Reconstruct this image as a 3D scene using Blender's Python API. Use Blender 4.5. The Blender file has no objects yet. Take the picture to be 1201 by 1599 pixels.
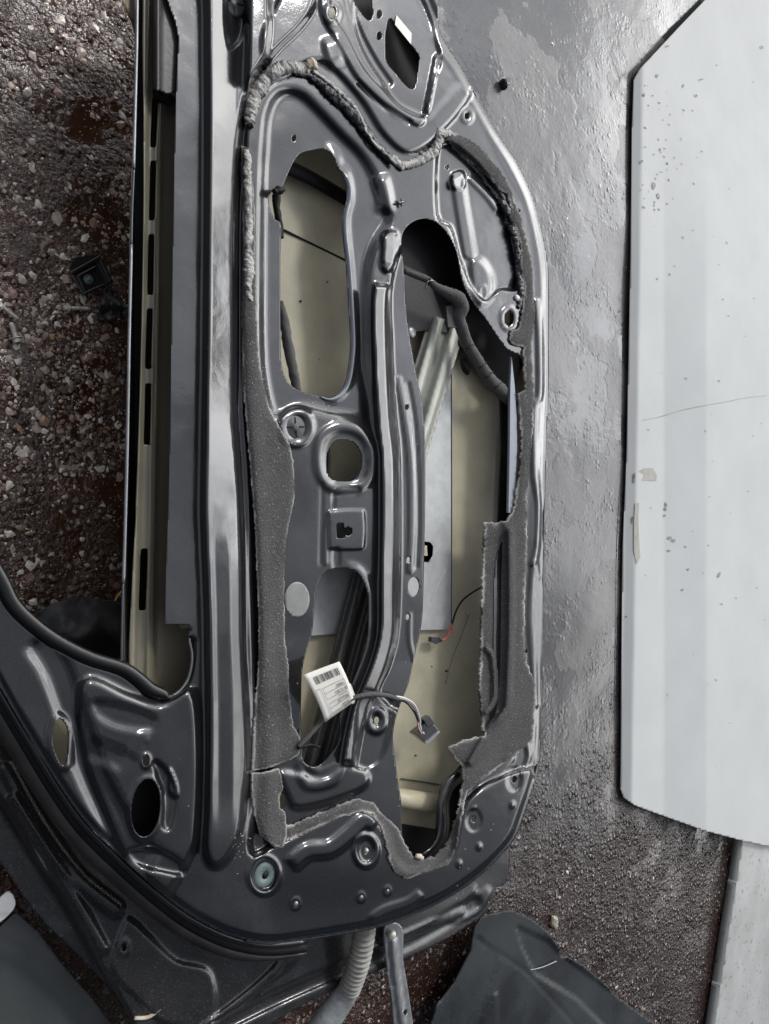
import bpy, bmesh, math, random
import numpy as np
from mathutils import Vector, Matrix, noise as mnoise
random.seed(7); RNG = np.random.default_rng(7)
S = bpy.context.scene; COL = S.collection
# ------------------------------------------------------------------ camera
TILT = math.radians(40.0); FPX = 1190.0; Z0 = 0.17; DIST = 0.90
CAM = np.array([-DIST*math.sin(TILT), 0.0, Z0+DIST*math.cos(TILT)])
FWD = np.array([math.sin(TILT), 0, -math.cos(TILT)])
RGT = np.array([math.cos(TILT), 0, math.sin(TILT)])
UPV = np.array([0, 1.0, 0])
cd = bpy.data.cameras.new('camera'); cam = bpy.data.objects.new('camera', cd); COL.objects.link(cam)
cd.sensor_fit = 'HORIZONTAL'; cd.sensor_width = 36.0; cd.lens = 36.0*FPX/1201.0
cd.clip_start = 0.02; cd.clip_end = 400.0
cam.matrix_world = Matrix(((RGT[0], UPV[0], -FWD[0], CAM[0]), (RGT[1], UPV[1], -FWD[1], CAM[1]),
                           (RGT[2], UPV[2], -FWD[2], CAM[2]), (0, 0, 0, 1)))
S.camera = cam
# ------------------------------------------------------------------ light
SUN_EL, SUN_AZ = math.radians(42), math.radians(58)      # azimuth measured from +X towards +Y
sdir = Vector((math.cos(SUN_EL)*math.cos(SUN_AZ), math.cos(SUN_EL)*math.sin(SUN_AZ), math.sin(SUN_EL)))
ld = bpy.data.lights.new('sun', 'SUN'); ld.energy = 1.25; ld.angle = math.radians(11); ld.color = (1, .97, .92)
sun = bpy.data.objects.new('sun', ld); COL.objects.link(sun)
sun.rotation_euler = sdir.to_track_quat('Z', 'Y').to_euler()
W = bpy.data.worlds.new('World'); S.world = W; W.use_nodes = True
wn = W.node_tree; wn.nodes.clear()
def N(nt, t, **kw):
    n = nt.nodes.new(t)
    for k, v in kw.items():
        if hasattr(n, k): setattr(n, k, v)
    return n
wo = N(wn, 'ShaderNodeOutputWorld'); bg = N(wn, 'ShaderNodeBackground'); wn.links.new(bg.outputs[0], wo.inputs[0])
bg.inputs[1].default_value = 0.12
sky = N(wn, 'ShaderNodeTexSky'); sky.sky_type = 'NISHITA'; sky.sun_disc = False
sky.sun_elevation = SUN_EL; sky.sun_rotation = math.pi/2 - SUN_AZ
tc = N(wn, 'ShaderNodeTexCoord')
# overcast: cloud deck, brighter towards the veiled sun, darkened opposite to shape the reflections
dot = N(wn, 'ShaderNodeVectorMath', operation='DOT_PRODUCT'); wn.links.new(tc.outputs['Generated'], dot.inputs[0])
bd = Vector((0.70, 0.68, 0.20)).normalized(); dot.inputs[1].default_value = bd
rmp = N(wn, 'ShaderNodeValToRGB'); e = rmp.color_ramp.elements
e[0].position = 0.0; e[0].color = (.13, .134, .15, 1); e[1].position = 1.0; e[1].color = (1.0, .99, .96, 1)
for p, v in ((.45, .15), (.62, .17), (.72, .21), (.79, .30), (.86, .50), (.93, .80)):
    q = e.new(p); q.color = (v*.96, v*.985, v*1.07, 1)
mp = N(wn, 'ShaderNodeMapRange'); mp.inputs[1].default_value = -1; mp.inputs[2].default_value = 1
wn.links.new(dot.outputs['Value'], mp.inputs[0])
nz = N(wn, 'ShaderNodeTexNoise'); nz.inputs['Scale'].default_value = 2.6; nz.inputs['Detail'].default_value = 5
wn.links.new(tc.outputs['Generated'], nz.inputs['Vector'])
ad = N(wn, 'ShaderNodeMath', operation='MULTIPLY_ADD'); ad.inputs[1].default_value = 0.30; ad.inputs[2].default_value = -0.14
wn.links.new(nz.outputs['Fac'], ad.inputs[0])
ad2 = N(wn, 'ShaderNodeMath', operation='ADD'); wn.links.new(ad.outputs[0], ad2.inputs[0]); wn.links.new(mp.outputs[0], ad2.inputs[1])
wn.links.new(ad2.outputs[0], rmp.inputs[0])
sc1 = N(wn, 'ShaderNodeVectorMath', operation='SCALE'); sc1.inputs['Scale'].default_value = 26.0
sxyz = N(wn, 'ShaderNodeSeparateXYZ'); wn.links.new(tc.outputs['Generated'], sxyz.inputs[0])
hz = N(wn, 'ShaderNodeMapRange', interpolation_type='SMOOTHSTEP'); hz.inputs[1].default_value = .04; hz.inputs[2].default_value = .26
hz.inputs[3].default_value = .08; hz.inputs[4].default_value = 1; wn.links.new(sxyz.outputs[2], hz.inputs[0])
def wm(op, a, b, c=None):
    n = N(wn, 'ShaderNodeMath', operation=op)
    for i, v in enumerate((a, b, c)):
        if v is None: continue
        if isinstance(v, (int, float)): n.inputs[i].default_value = v
        else: wn.links.new(v, n.inputs[i])
    return n.outputs[0]
def wnoise(sc, det=3):
    n = N(wn, 'ShaderNodeTexNoise'); n.inputs['Scale'].default_value = sc; n.inputs['Detail'].default_value = det
    wn.links.new(tc.outputs['Generated'], n.inputs['Vector']); return n.outputs['Fac']
def wmr(v, a, b, c, d):
    q = N(wn, 'ShaderNodeMapRange', interpolation_type='SMOOTHSTEP'); wn.links.new(v, q.inputs[0])
    for i, x in zip((1, 2, 3, 4), (a, b, c, d)): q.inputs[i].default_value = x
    return q.outputs[0]
# unseen dark skyline added for crisp reflections: low all round, taller on the -Y side
neg = wm('MAXIMUM', wm('MULTIPLY_ADD', sxyz.outputs[1], -1.0, -.22), 0.0)
thr = wm('ADD', wm('MULTIPLY_ADD', neg, .85, .02), wm('MULTIPLY', wnoise(3.2, 2), .36))
sil = wmr(wm('SUBTRACT', sxyz.outputs[2], thr), -.012, .012, .06, 1.0)
cl = wmr(wnoise(4.2, 4), .47, .53, .62, 1.12)
sq = N(wn, 'ShaderNodeVectorMath', operation='MULTIPLY'); wn.links.new(tc.outputs['Generated'], sq.inputs[0]); sq.inputs[1].default_value = (1, .45, 1)
nq = N(wn, 'ShaderNodeVectorMath', operation='NORMALIZE'); wn.links.new(sq.outputs[0], nq.inputs[0])
d2 = N(wn, 'ShaderNodeVectorMath', operation='DOT_PRODUCT'); wn.links.new(nq.outputs[0], d2.inputs[0]); d2.inputs[1].default_value = Vector((.90, .04, .38)).normalized()
lobe = wmr(d2.outputs['Value'], .93, .99, 0, .75)  # bright low patch of sky, added for highlights on the ridges
lv = N(wn, 'ShaderNodeVectorMath', operation='SCALE'); lv.inputs[0].default_value = (1, .99, .96); wn.links.new(lobe, lv.inputs['Scale'])
ry = N(wn, 'ShaderNodeVectorMath', operation='SCALE'); wn.links.new(rmp.outputs[0], ry.inputs[0]); wn.links.new(wmr(sxyz.outputs[1], -.58, -.12, .30, 1.0), ry.inputs['Scale'])
la = N(wn, 'ShaderNodeVectorMath', operation='ADD'); wn.links.new(ry.outputs[0], la.inputs[0]); wn.links.new(lv.outputs[0], la.inputs[1])
hm = N(wn, 'ShaderNodeVectorMath', operation='SCALE'); wn.links.new(la.outputs[0], hm.inputs[0]); wn.links.new(wm('MULTIPLY', sil, cl), hm.inputs['Scale'])
wn.links.new(hm.outputs[0], sc1.inputs[0])
mx = N(wn, 'ShaderNodeMix', data_type='RGBA'); mx.inputs[0].default_value = 0.92
wn.links.new(sky.outputs[0], mx.inputs[6]); wn.links.new(sc1.outputs[0], mx.inputs[7])
wn.links.new(mx.outputs[2], bg.inputs[0])
S.view_settings.view_transform = 'Standard'; S.view_settings.look = 'None'
S.view_settings.exposure = 0.22; S.view_settings.gamma = 1.0; S.view_settings.use_curve_mapping = False
# ------------------------------------------------------------------ geometry of the view
def unproj(px, py, z):
    """photo pixels on a horizontal plane of height z -> world points"""
    px = np.asarray(px, float); py = np.asarray(py, float); z = np.asarray(z, float)
    a = (px-600.5)/FPX; b = -(py-799.5)/FPX
    dx = FWD[0]+a*RGT[0]; dy = b; dz = FWD[2]+a*RGT[2]
    t = (z-CAM[2])/dz
    return np.stack([CAM[0]+t*dx, CAM[1]+t*dy, np.broadcast_to(z, t.shape)+0*t], -1)
def proj(p):
    v = np.asarray(p)-CAM
    d = v@FWD
    return 600.5+FPX*(v@RGT)/d, 799.5-FPX*(v@UPV)/d
# ------------------------------------------------------------------ materials
def srgb(r, g, b):
    f = lambda c: (c/255/12.92) if c/255 <= .04045 else ((c/255+.055)/1.055)**2.4
    return (f(r), f(g), f(b), 1)
def mat(name, col, rough=.5, metal=0, coat=0, coat_rough=.05, var=0, var_scale=20, var_col=None,
        bump=0, bump_scale=200, spec=.5, speck=None, rough_var=0, edge_col=None, var_lo=.35, var_hi=.65, bump2=None, coat_var=0, coat_ior=1.5):
    m = bpy.data.materials.new(name); m.use_nodes = True; nt = m.node_tree
    b = nt.nodes['Principled BSDF']
    b.inputs['Base Color'].default_value = col; b.inputs['Roughness'].default_value = rough
    b.inputs['Metallic'].default_value = metal; b.inputs['Coat Weight'].default_value = coat
    b.inputs['Coat Roughness'].default_value = coat_rough; b.inputs['Specular IOR Level'].default_value = spec
    t = N(nt, 'ShaderNodeTexCoord'); last = None
    def noise(scale, detail=4, rough_=.6):
        n = N(nt, 'ShaderNodeTexNoise'); n.inputs['Scale'].default_value = scale
        n.inputs['Detail'].default_value = detail; n.inputs['Roughness'].default_value = rough_
        nt.links.new(t.outputs['Object'], n.inputs['Vector']); return n
    def mr(src, a, bb, c=0, d=1):
        q = N(nt, 'ShaderNodeMapRange'); q.inputs[1].default_value = a; q.inputs[2].default_value = bb
        q.inputs[3].default_value = c; q.inputs[4].default_value = d; nt.links.new(src, q.inputs[0]); return q.outputs[0]
    def mix(fac, a, bb):
        q = N(nt, 'ShaderNodeMix', data_type='RGBA'); nt.links.new(fac, q.inputs[0])
        for sck, v in ((6, a), (7, bb)):
            if isinstance(v, tuple): q.inputs[sck].default_value = v
            else: nt.links.new(v, q.inputs[sck])
        return q.outputs[2]
    c = col
    if var:
        n = noise(var_scale, 6); c = mix(mr(n.outputs['Fac'], var_lo, var_hi, 0, var), c, var_col)
    if speck:
        sc, amt, scol = speck
        n = noise(sc, 2); c = mix(mr(n.outputs['Fac'], .62, .72, 0, amt), c, scol)
    if edge_col:
        at = N(nt, 'ShaderNodeAttribute'); at.attribute_name = 'edge'; c = mix(at.outputs['Fac'], c, edge_col)
    if c is not col: nt.links.new(c, b.inputs['Base Color'])
    b.inputs['Coat IOR'].default_value = coat_ior
    if coat_var:
        n = noise(11, 6); nt.links.new(mr(n.outputs['Fac'], .42, .68, coat_rough, coat_rough+coat_var), b.inputs['Coat Roughness'])
    if rough_var:
        n = noise(9, 5); nt.links.new(mr(n.outputs['Fac'], .35, .65, max(rough-rough_var, .02), rough+rough_var), b.inputs['Roughness'])
    if bump:
        n = noise(bump_scale, 5); bp = N(nt, 'ShaderNodeBump'); bp.inputs['Strength'].default_value = 1
        bp.inputs['Distance'].default_value = bump; nt.links.new(n.outputs['Fac'], bp.inputs['Height'])
        if bump2:
            n2 = noise(bump2[1], 3); b2 = N(nt, 'ShaderNodeBump'); b2.inputs['Distance'].default_value = bump2[0]
            nt.links.new(n2.outputs['Fac'], b2.inputs['Height']); nt.links.new(bp.outputs[0], b2.inputs['Normal']); bp = b2
        nt.links.new(bp.outputs[0], b.inputs['Normal'])
        if coat: nt.links.new(bp.outputs[0], b.inputs['Coat Normal'])
    return m
M = {}
M['paint'] = mat('black_paint', (.006, .0062, .008, 1), .32, coat=1, coat_rough=.03, coat_var=.24, coat_ior=1.65, var=.45, var_scale=9, var_col=(.026, .026, .027, 1),
                 bump=.00005, bump_scale=420, bump2=(.0006, 14), speck=(800, .28, (.13, .13, .14, 1)), spec=.22, var_lo=.45, var_hi=.75)
M['paint_dirty'] = mat('black_paint_dusty', (.007, .007, .008, 1), .4, coat=.9, coat_rough=.10, coat_var=.3, var=.7, var_scale=16, var_col=(.026, .025, .025, 1), spec=.3,
                 bump=.0002, bump_scale=120, speck=(700, .5, (.3, .3, .3, 1)))
M['primer'] = mat('olive_primer', (.52, .475, .33, 1), .42, coat=.25, var=.9, var_scale=11, var_col=(.34, .315, .23, 1),
                 bump=.0001, bump_scale=150, speck=(350, .10, (.3, .29, .25, 1)))
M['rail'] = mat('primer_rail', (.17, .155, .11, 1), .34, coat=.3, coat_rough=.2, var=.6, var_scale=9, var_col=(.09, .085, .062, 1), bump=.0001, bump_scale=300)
M['galv'] = mat('galvanised_steel', (.50, .51, .50, 1), .48, metal=.35, var=.6, var_scale=60, var_col=(.36, .37, .36, 1), bump=.0001, bump_scale=200,
                 speck=(300, .3, (.5, .5, .5, 1)))
M['beam'] = mat('zinc_beam', (.45, .46, .40, 1), .42, metal=.3, var=.5, var_scale=12, var_col=(.2, .2, .18, 1))
M['beam_dark'] = mat('dark_beam', (.09, .09, .085, 1), .42, metal=.3, var=.6, var_scale=12, var_col=(.05, .05, .05, 1))
M['foam'] = mat('grey_foam', (.095, .092, .091, 1), .95, var=.6, var_scale=30, var_col=(.06, .06, .06, 1), bump=.0022, bump_scale=420,
                 speck=(430, .8, (.30, .29, .28, 1)), edge_col=(.46, .45, .42, 1), spec=.2)
M['butyl'] = mat('butyl_sealant', (.36, .35, .32, 1), .42, coat=.4, coat_rough=.25, var=.9, var_scale=85, var_col=(.10, .10, .10, 1), var_lo=.45, var_hi=.6, bump=.003, bump_scale=110, speck=(160, .6, (.6, .58, .54, 1)))
M['butyl_black'] = mat('black_sealant', (.012, .012, .013, 1), .3, bump=.002, bump_scale=100, var=.5, var_scale=60, var_col=(.05, .05, .055, 1))
M['black'] = mat('black_plastic', (.012, .012, .013, 1), .25, coat=.5, bump=.0002, bump_scale=150)
M['void'] = mat('matt_black_and_voids', (.004, .004, .0045, 1), .6, spec=.25, var=.5, var_scale=30, var_col=(.010, .010, .010, 1))  # matt black parts, and painted shade inside holes and cavities
M['rubber'] = mat('black_rubber', (.014, .013, .013, 1), .42, bump=.0003, bump_scale=160, var=.6, var_scale=25, var_col=(.04, .038, .035, 1))
M['gloss_rubber'] = mat('shiny_black_rubber', (.005, .005, .005, 1), .30, bump=.0002, bump_scale=160)
M['tape'] = mat('cloth_tape', (.085, .082, .08, 1), .8, bump=.0009, bump_scale=240, var=.6, var_scale=60, var_col=(.09, .088, .085, 1), spec=.3)
M['white_paint'] = mat('white_paint', (.55, .562, .55, 1), .55, var=.6, var_scale=6, var_col=(.48, .492, .485, 1), spec=.15)
M['steel'] = mat('zinc_plated_steel', (.70, .67, .60, 1), .30, metal=.3, var=.7, var_scale=120, var_col=(.28, .26, .22, 1), bump=.0004, bump_scale=300)
M['alu'] = mat('dull_grey_metal', (.30, .31, .32, 1), .35, metal=.6, var=.6, var_scale=40, var_col=(.16, .165, .17, 1), bump=.0005, bump_scale=200)
M['hose'] = mat('grey_hose_rubber', (.34, .33, .30, 1), .6, var=.6, var_scale=50, var_col=(.09, .088, .08, 1), bump=.0005, bump_scale=200)
M['plastic_trim'] = mat('grained_black_plastic', (.014, .016, .018, 1), .5, bump=.0004, bump_scale=700, var=.8, var_scale=9, var_col=(.035, .042, .044, 1), speck=(400, .5, (.12, .12, .12, 1)), rough_var=.15, spec=.3)
M['plastic_grey'] = mat('dark_grey_plastic', (.045, .05, .05, 1), .55, bump=.0003, bump_scale=600, var=.6, var_scale=9, var_col=(.075, .08, .078, 1))
M['paper'] = mat('paper', (.72, .70, .64, 1), .7, var=.3, var_scale=30, var_col=(.6, .57, .5, 1))
M['ink'] = mat('ink', (.05, .05, .05, 1), .8)
M['red'] = mat('red_wire', (.45, .05, .05, 1), .4); M['white_wire'] = mat('white_wire', (.7, .68, .66, 1), .4)
M['pink'] = mat('pink_wire', (.65, .36, .30, 1), .4); M['yellow'] = mat('yellow_wire', (.6, .42, .03, 1), .4)
M['sticker'] = mat('pale_sticker', (.86, .88, .76, 1), .5, var=.2, var_scale=60, var_col=(.5, .52, .45, 1))
M['plug'] = mat('grey_green_plug', (.13, .17, .165, 1), .5, bump=.0004, bump_scale=400)
M['grommet'] = mat('dark_grommet', (.055, .06, .062, 1), .5, bump=.0002, bump_scale=300)
M['flange'] = mat('blue_grey_lip', (.035, .038, .048, 1), .25, coat=1, coat_rough=.12)
M['white_plastic'] = mat('white_plastic', (.8, .8, .76, 1), .4)
M['stone'] = mat('cream_stone', (.45, .43, .32, 1), .35, coat=.4, var=.6, var_scale=60, var_col=(.3, .28, .2, 1), bump=.001, bump_scale=150)
M['pale'] = mat('pale_blue_metal', (.22, .24, .28, 1), .3, metal=.2, var=.3, var_scale=20, var_col=(.15, .165, .19, 1))
M['rust'] = mat('rusty_edge', (.42, .33, .22, 1), .8, bump=.001, bump_scale=300, var=.8, var_scale=80, var_col=(.7, .66, .58, 1))

# ------------------------------------------------------------------ 2-D helpers (photo pixel space)
def catmull(pts, closed=False, n=5):
    P = np.array(pts, float); m = len(P); out = []
    rng = range(m) if closed else range(m-1)
    for i in rng:
        if closed: p0, p1, p2, p3 = P[(i-1) % m], P[i], P[(i+1) % m], P[(i+2) % m]
        else: p0, p1, p2, p3 = P[max(i-1, 0)], P[i], P[i+1], P[min(i+2, m-1)]
        for k in range(n):
            t = k/n
            out.append(.5*((2*p1)+(-p0+p2)*t+(2*p0-5*p1+4*p2-p3)*t*t+(-p0+3*p1-3*p2+p3)*t**3))
    if not closed: out.append(P[-1])
    return np.array(out)
def seg_dist(X, Y, P, closed):
    d2 = np.full(X.shape, 1e18); tt = np.zeros(X.shape); m = len(P)
    for i in range(m if closed else m-1):
        a, b = P[i], P[(i+1) % m]; ex, ey = b-a; L = ex*ex+ey*ey+1e-12
        t = np.clip(((X-a[0])*ex+(Y-a[1])*ey)/L, 0, 1)
        q = (X-a[0]-t*ex)**2+(Y-a[1]-t*ey)**2
        k = q < d2; d2[k] = q[k]; tt[k] = ((i+t)/(m-1))[k]
    return np.sqrt(d2), tt
def sdf(X, Y, P):
    P = np.asarray(P, float); d, _ = seg_dist(X, Y, P, True); ins = np.zeros(X.shape, bool); m = len(P)
    for i in range(m):
        a, b = P[i], P[(i+1) % m]
        if a[1] == b[1]: continue
        c = ((a[1] > Y) != (b[1] > Y)) & (X < (b[0]-a[0])*(Y-a[1])/(b[1]-a[1])+a[0])
        ins ^= c
    return np.where(ins, -d, d)
def sst(x): x = np.clip(x, 0, 1); return x*x*x*(x*(6*x-15)+10)
def vnoise(X, Y, s, seed=0):
    x = X/s+seed*17.3; y = Y/s+seed*9.1; xi = np.floor(x); yi = np.floor(y); fx = x-xi; fy = y-yi
    def h(a, b):
        v = np.sin(a*127.1+b*311.7+seed*74.7)*43758.5453; return v-np.floor(v)
    u = fx*fx*(3-2*fx); v = fy*fy*(3-2*fy)
    return (h(xi, yi)*(1-u)+h(xi+1, yi)*u)*(1-v)+(h(xi, yi+1)*(1-u)+h(xi+1, yi+1)*u)*v-.5
def ell(cx, cy, rx, ry, rot=0, n=28):
    a = np.linspace(0, 2*math.pi, n, endpoint=False); c, s = math.cos(rot), math.sin(rot)
    x = rx*np.cos(a); y = ry*np.sin(a)
    return np.stack([cx+x*c-y*s, cy+x*s+y*c], -1)
class HF:
    """stamped metal: a list of embossed features, each in pixels with a height in mm"""
    def __init__(s, base=0.0): s.base = base; s.f = []
    def local(s, X, Y, P, margin, fn):
        P = np.asarray(P); x0, y0 = P.min(0)-margin; x1, y1 = P.max(0)+margin
        k = (X > x0) & (X < x1) & (Y > y0) & (Y < y1); r = np.zeros(X.shape)
        if k.any(): r[k] = fn(X[k], Y[k])
        return r
    def plate(s, P, H, w=8, c=0.5, smooth=True):       # plateau, transition of width w centred by c on the outline
        P = catmull(P, True) if smooth else np.asarray(P, float)
        s.f.append(lambda X, Y: s.local(X, Y, P, w*2, lambda x, y: H*sst((-sdf(x, y, P)+w*c)/w)))
    def ridge(s, P, H, w0, w1, smooth=True, taper=0):  # flat to w0, falling to nothing at w1
        if s is globals().get('hp') and abs(H) < 8: H *= .7; w1 = w0+(w1-w0)*1.25
        P = catmull(P) if smooth else np.asarray(P, float)
        def fn(x, y):
            d, t = seg_dist(x, y, P, False); g = 1-sst((d-w0)/(w1-w0))
            if taper: g = g*sst(t/taper)*sst((1-t)/taper)
            return H*g
        s.f.append(lambda X, Y: s.local(X, Y, P, w1*1.2, fn))
    def lip(s, P, H, w, smooth=True, side=None):        # raised rim round a hole
        H *= .55; w *= 1.3
        P = catmull(P, True) if smooth else np.asarray(P, float)
        def fn(x, y):
            d = sdf(x, y, P); g = np.where(d > 0, 1-sst(d/w), sst((d+w)/w))
            if side is not None: g = g*sst((x-side[0])/side[1]) if side[1] > 0 else g*sst((side[0]-x)/(-side[1]))
            return H*g
        s.f.append(lambda X, Y: s.local(X, Y, P, w*1.5, fn))
    def fn(s, f): s.f.append(f)
    def __call__(s, X, Y):
        r = np.full(X.shape, float(s.base))
        for f in s.f: r += f(X, Y)
        return r*0.001
# ------------------------------------------------------------------ 3-D builders
def link(name, me, m, parent=None):
    o = bpy.data.objects.new(name, me); COL.objects.link(o)
    if m is not None: me.materials.append(m)
    if parent is not None: o.parent = parent
    return o
def rootof(parent):
    v = Vector((0, 0, 0))
    while parent is not None: v += parent.location; parent = parent.parent
    return np.array(v)
def mesh_np(name, V, F, m, parent=None, smooth=True, edge=None):
    V = np.asarray(V)-rootof(parent)
    me = bpy.data.meshes.new(name); me.from_pydata([tuple(v) for v in V.tolist()], [], [tuple(f) for f in (F.tolist() if hasattr(F, 'tolist') else F)])
    me.polygons.foreach_set('use_smooth', [smooth]*len(me.polygons))
    if edge is not None:
        a = me.attributes.new('edge', 'FLOAT', 'POINT'); a.data.foreach_set('value', np.asarray(edge, np.float32))
    me.update(); return link(name, me, m, parent)
def sheet(name, outline, holes, hf, m, parent=None, step=4.0, thick=.0012, z=Z0, smooth_out=True, ragged=0, up=0.0, edgew=0, taperoff=0):
    """pressed sheet: plan outline and holes in photo pixels, height z+hf, cut exactly along its outline, real thickness"""
    P = catmull(outline, True) if smooth_out else np.asarray(outline, float)
    x0, y0 = P.min(0)-step; x1, y1 = P.max(0)+step
    nx = int((x1-x0)/step)+2; ny = int((y1-y0)/step)+2
    gx, gy = np.meshgrid(x0+np.arange(nx)*step, y0+np.arange(ny)*step)
    X, Y = gx.ravel(), gy.ravel(); d = sdf(X, Y, P)
    for h in holes:
        h = np.asarray(h, float); k = (X > h[:, 0].min()-30) & (X < h[:, 0].max()+30) & (Y > h[:, 1].min()-30) & (Y < h[:, 1].max()+30)
        if k.any(): d[k] = np.maximum(d[k], -sdf(X[k], Y[k], h))
    if ragged: d = d+ragged*(vnoise(X, Y, 5, 1)+vnoise(X, Y, 2.3, 2)*.8)*2
    d[np.abs(d) < 1e-4] = -1e-4
    idx = np.arange(nx*ny).reshape(ny, nx)
    a, b, c, e = idx[:-1, :-1].ravel(), idx[:-1, 1:].ravel(), idx[1:, 1:].ravel(), idx[1:, :-1].ravel()
    T = np.concatenate([np.stack([a, e, b], 1), np.stack([b, e, c], 1)])
    ins = d[T] < 0; cnt = ins.sum(1)
    tris = [T[cnt == 3]]; cuts = {}; ex = []; extra_d = []
    base = nx*ny
    def cut(i, j):
        key = (i, j) if i < j else (j, i)
        if key not in cuts:
            t = d[i]/(d[i]-d[j]); cuts[key] = base+len(ex); ex.append((X[i]+(X[j]-X[i])*t, Y[i]+(Y[j]-Y[i])*t))
        return cuts[key]
    more = []
    for t, k in zip(T[(cnt == 1) | (cnt == 2)].tolist(), ins[(cnt == 1) | (cnt == 2)].tolist()):
        if sum(k) == 1:
            q = k.index(True); p, r, s = t[q], t[(q+1) % 3], t[(q+2) % 3]; more.append((p, cut(p, r), cut(p, s)))
        else:
            q = k.index(False); p, r, s = t[q], t[(q+1) % 3], t[(q+2) % 3]; u, v = cut(p, r), cut(p, s)
            more.append((u, r, s)); more.append((u, s, v))
    tris.append(np.array(more, int).reshape(-1, 3)); T = np.concatenate(tris)
    if ex: E = np.array(ex); X = np.concatenate([X, E[:, 0]]); Y = np.concatenate([Y, E[:, 1]]); d = np.concatenate([d, np.zeros(len(E))])
    used, inv = np.unique(T, return_inverse=True); T = inv.reshape(-1, 3); X, Y, d = X[used], Y[used], d[used]
    H = hf(X, Y)+up
    if taperoff: H = H-taperoff*(1-sst(-d/8.0))
    V = unproj(X, Y, z+H)
    o = mesh_np(name, V, T, m, parent, True, edge=(np.clip(1-(-d)/edgew, 0, 1)*np.clip(.5+1.6*vnoise(X, Y, 22, 5), 0, 1)) if edgew else None)
    if thick:
        s = o.modifiers.new('thickness', 'SOLIDIFY'); s.thickness = thick; s.offset = -1; s.use_even_offset = False
    return o
def tube(name, pts, r, m, parent=None, sides=12, n=6, smooth=True, flat=1.0, jitter=0, closed_ends=True, wiggle=None):
    """pts: world points; r: radius or list of radii"""
    P = np.array(pts, float); R = np.array(r if hasattr(r, '__len__') else [r]*len(P), float)
    Q = catmull(np.column_stack([P, R]), False, n) if len(P) > 2 else np.column_stack([P, R])
    if len(P) == 2: Q = np.array([Q[0]+(Q[1]-Q[0])*t for t in np.linspace(0, 1, n+1)])
    P, R = Q[:, :3], Q[:, 3]; V = []; F = []; k = len(P)
    if wiggle is not None: R = R*wiggle(np.arange(k))
    for i in range(k):
        t = P[min(i+1, k-1)]-P[max(i-1, 0)]; t = t/(np.linalg.norm(t)+1e-12)
        u = np.cross(t, (0, 0, 1.0)); u = u/(np.linalg.norm(u)+1e-9) if np.linalg.norm(u) > 1e-3 else np.array([1., 0, 0]); w = np.cross(u, t)
        for j in range(sides):
            a = 2*math.pi*j/sides; q = R[i]; dd = u*math.cos(a)+w*math.sin(a)*flat
            if jitter: pp = Vector(P[i]+dd*q); q *= 1+jitter*(2.2*mnoise.noise(pp*260)+1.4*mnoise.noise(pp*700)+.8*mnoise.noise(pp*1500))
            V.append(P[i]+dd*q)
    for i in range(k-1):
        for j in range(sides):
            a, b = i*sides+j, i*sides+(j+1) % sides; F.append((a, b, b+sides, a+sides))
    if closed_ends: F.append(tuple(range(sides))[::-1]); F.append(tuple(range((k-1)*sides, k*sides)))
    return mesh_np(name, V, F, m, parent, smooth)
def up_(pts, z):                                         # photo pixels (+ optional own height) -> world points
    return [unproj(p[0], p[1], p[2] if len(p) > 2 else z) for p in pts]
def prism(name, pts, z, h, m, parent=None, bevel=.0004, wz=None):
    """flat outline (photo pixels on plane z) with real thickness h below it"""
    T = [unproj(x, y, z) for x, y in pts]; n = len(T); V = T+[t-np.array([0, 0, h]) for t in T]
    F = [tuple(range(n)), tuple(range(2*n-1, n-1, -1))]+[(i, i+n, (i+1) % n+n, (i+1) % n) for i in range(n)]
    o = mesh_np(name, V, F, m, parent, False)
    bm = bmesh.new(); bm.from_mesh(o.data); bmesh.ops.recalc_face_normals(bm, faces=bm.faces)
    if bevel: bmesh.ops.bevel(bm, geom=bm.edges[:], offset=bevel, segments=2, affect='EDGES', profile=.5)
    bm.to_mesh(o.data); bm.free(); return o
def lathe(name, c, prof, m, parent=None, n=24, axis=(0, 0, 1), smooth=True, sx=1, sy=1):
    """profile [(radius, height)] turned about axis at world point c"""
    q = Vector(axis).to_track_quat('Z', 'Y'); V = []; F = []; k = len(prof)
    for r, h in prof:
        for j in range(n):
            a = 2*math.pi*j/n; v = q @ Vector((r*math.cos(a)*sx, r*math.sin(a)*sy, h)); V.append(np.array(c)+np.array(v))
    for i in range(k-1):
        for j in range(n):
            a, b = i*n+j, i*n+(j+1) % n; F.append((a, b, b+n, a+n))
    F.append(tuple(range(n))[::-1]); F.append(tuple(range((k-1)*n, k*n)))
    return mesh_np(name, V, F, m, parent, smooth)
def join(obs, name):
    bm = bmesh.new()
    base = obs[0]
    for o in obs:
        tmp = bm.verts[:] ; b2 = bmesh.new(); b2.from_mesh(o.data); me = bpy.data.meshes.new('t'); b2.to_mesh(me); b2.free(); bm.from_mesh(me); bpy.data.meshes.remove(me)
    bm.to_mesh(base.data); bm.free(); base.name = name
    for o in obs[1:]: bpy.data.objects.remove(o)
    return base
def thing(name, label, cat, loc=(0, 0, 0), group=None):
    o = bpy.data.objects.new(name, None); COL.objects.link(o); o.location = Vector(loc); o.empty_display_size = .05
    o['label'] = label; o['category'] = cat
    if group: o['group'] = group
    return o
def tag(o, label, cat, group=None):
    o['label'] = label; o['category'] = cat
    if group: o['group'] = group
    return o
def structure(o): o['kind'] = 'structure'; return o

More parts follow.
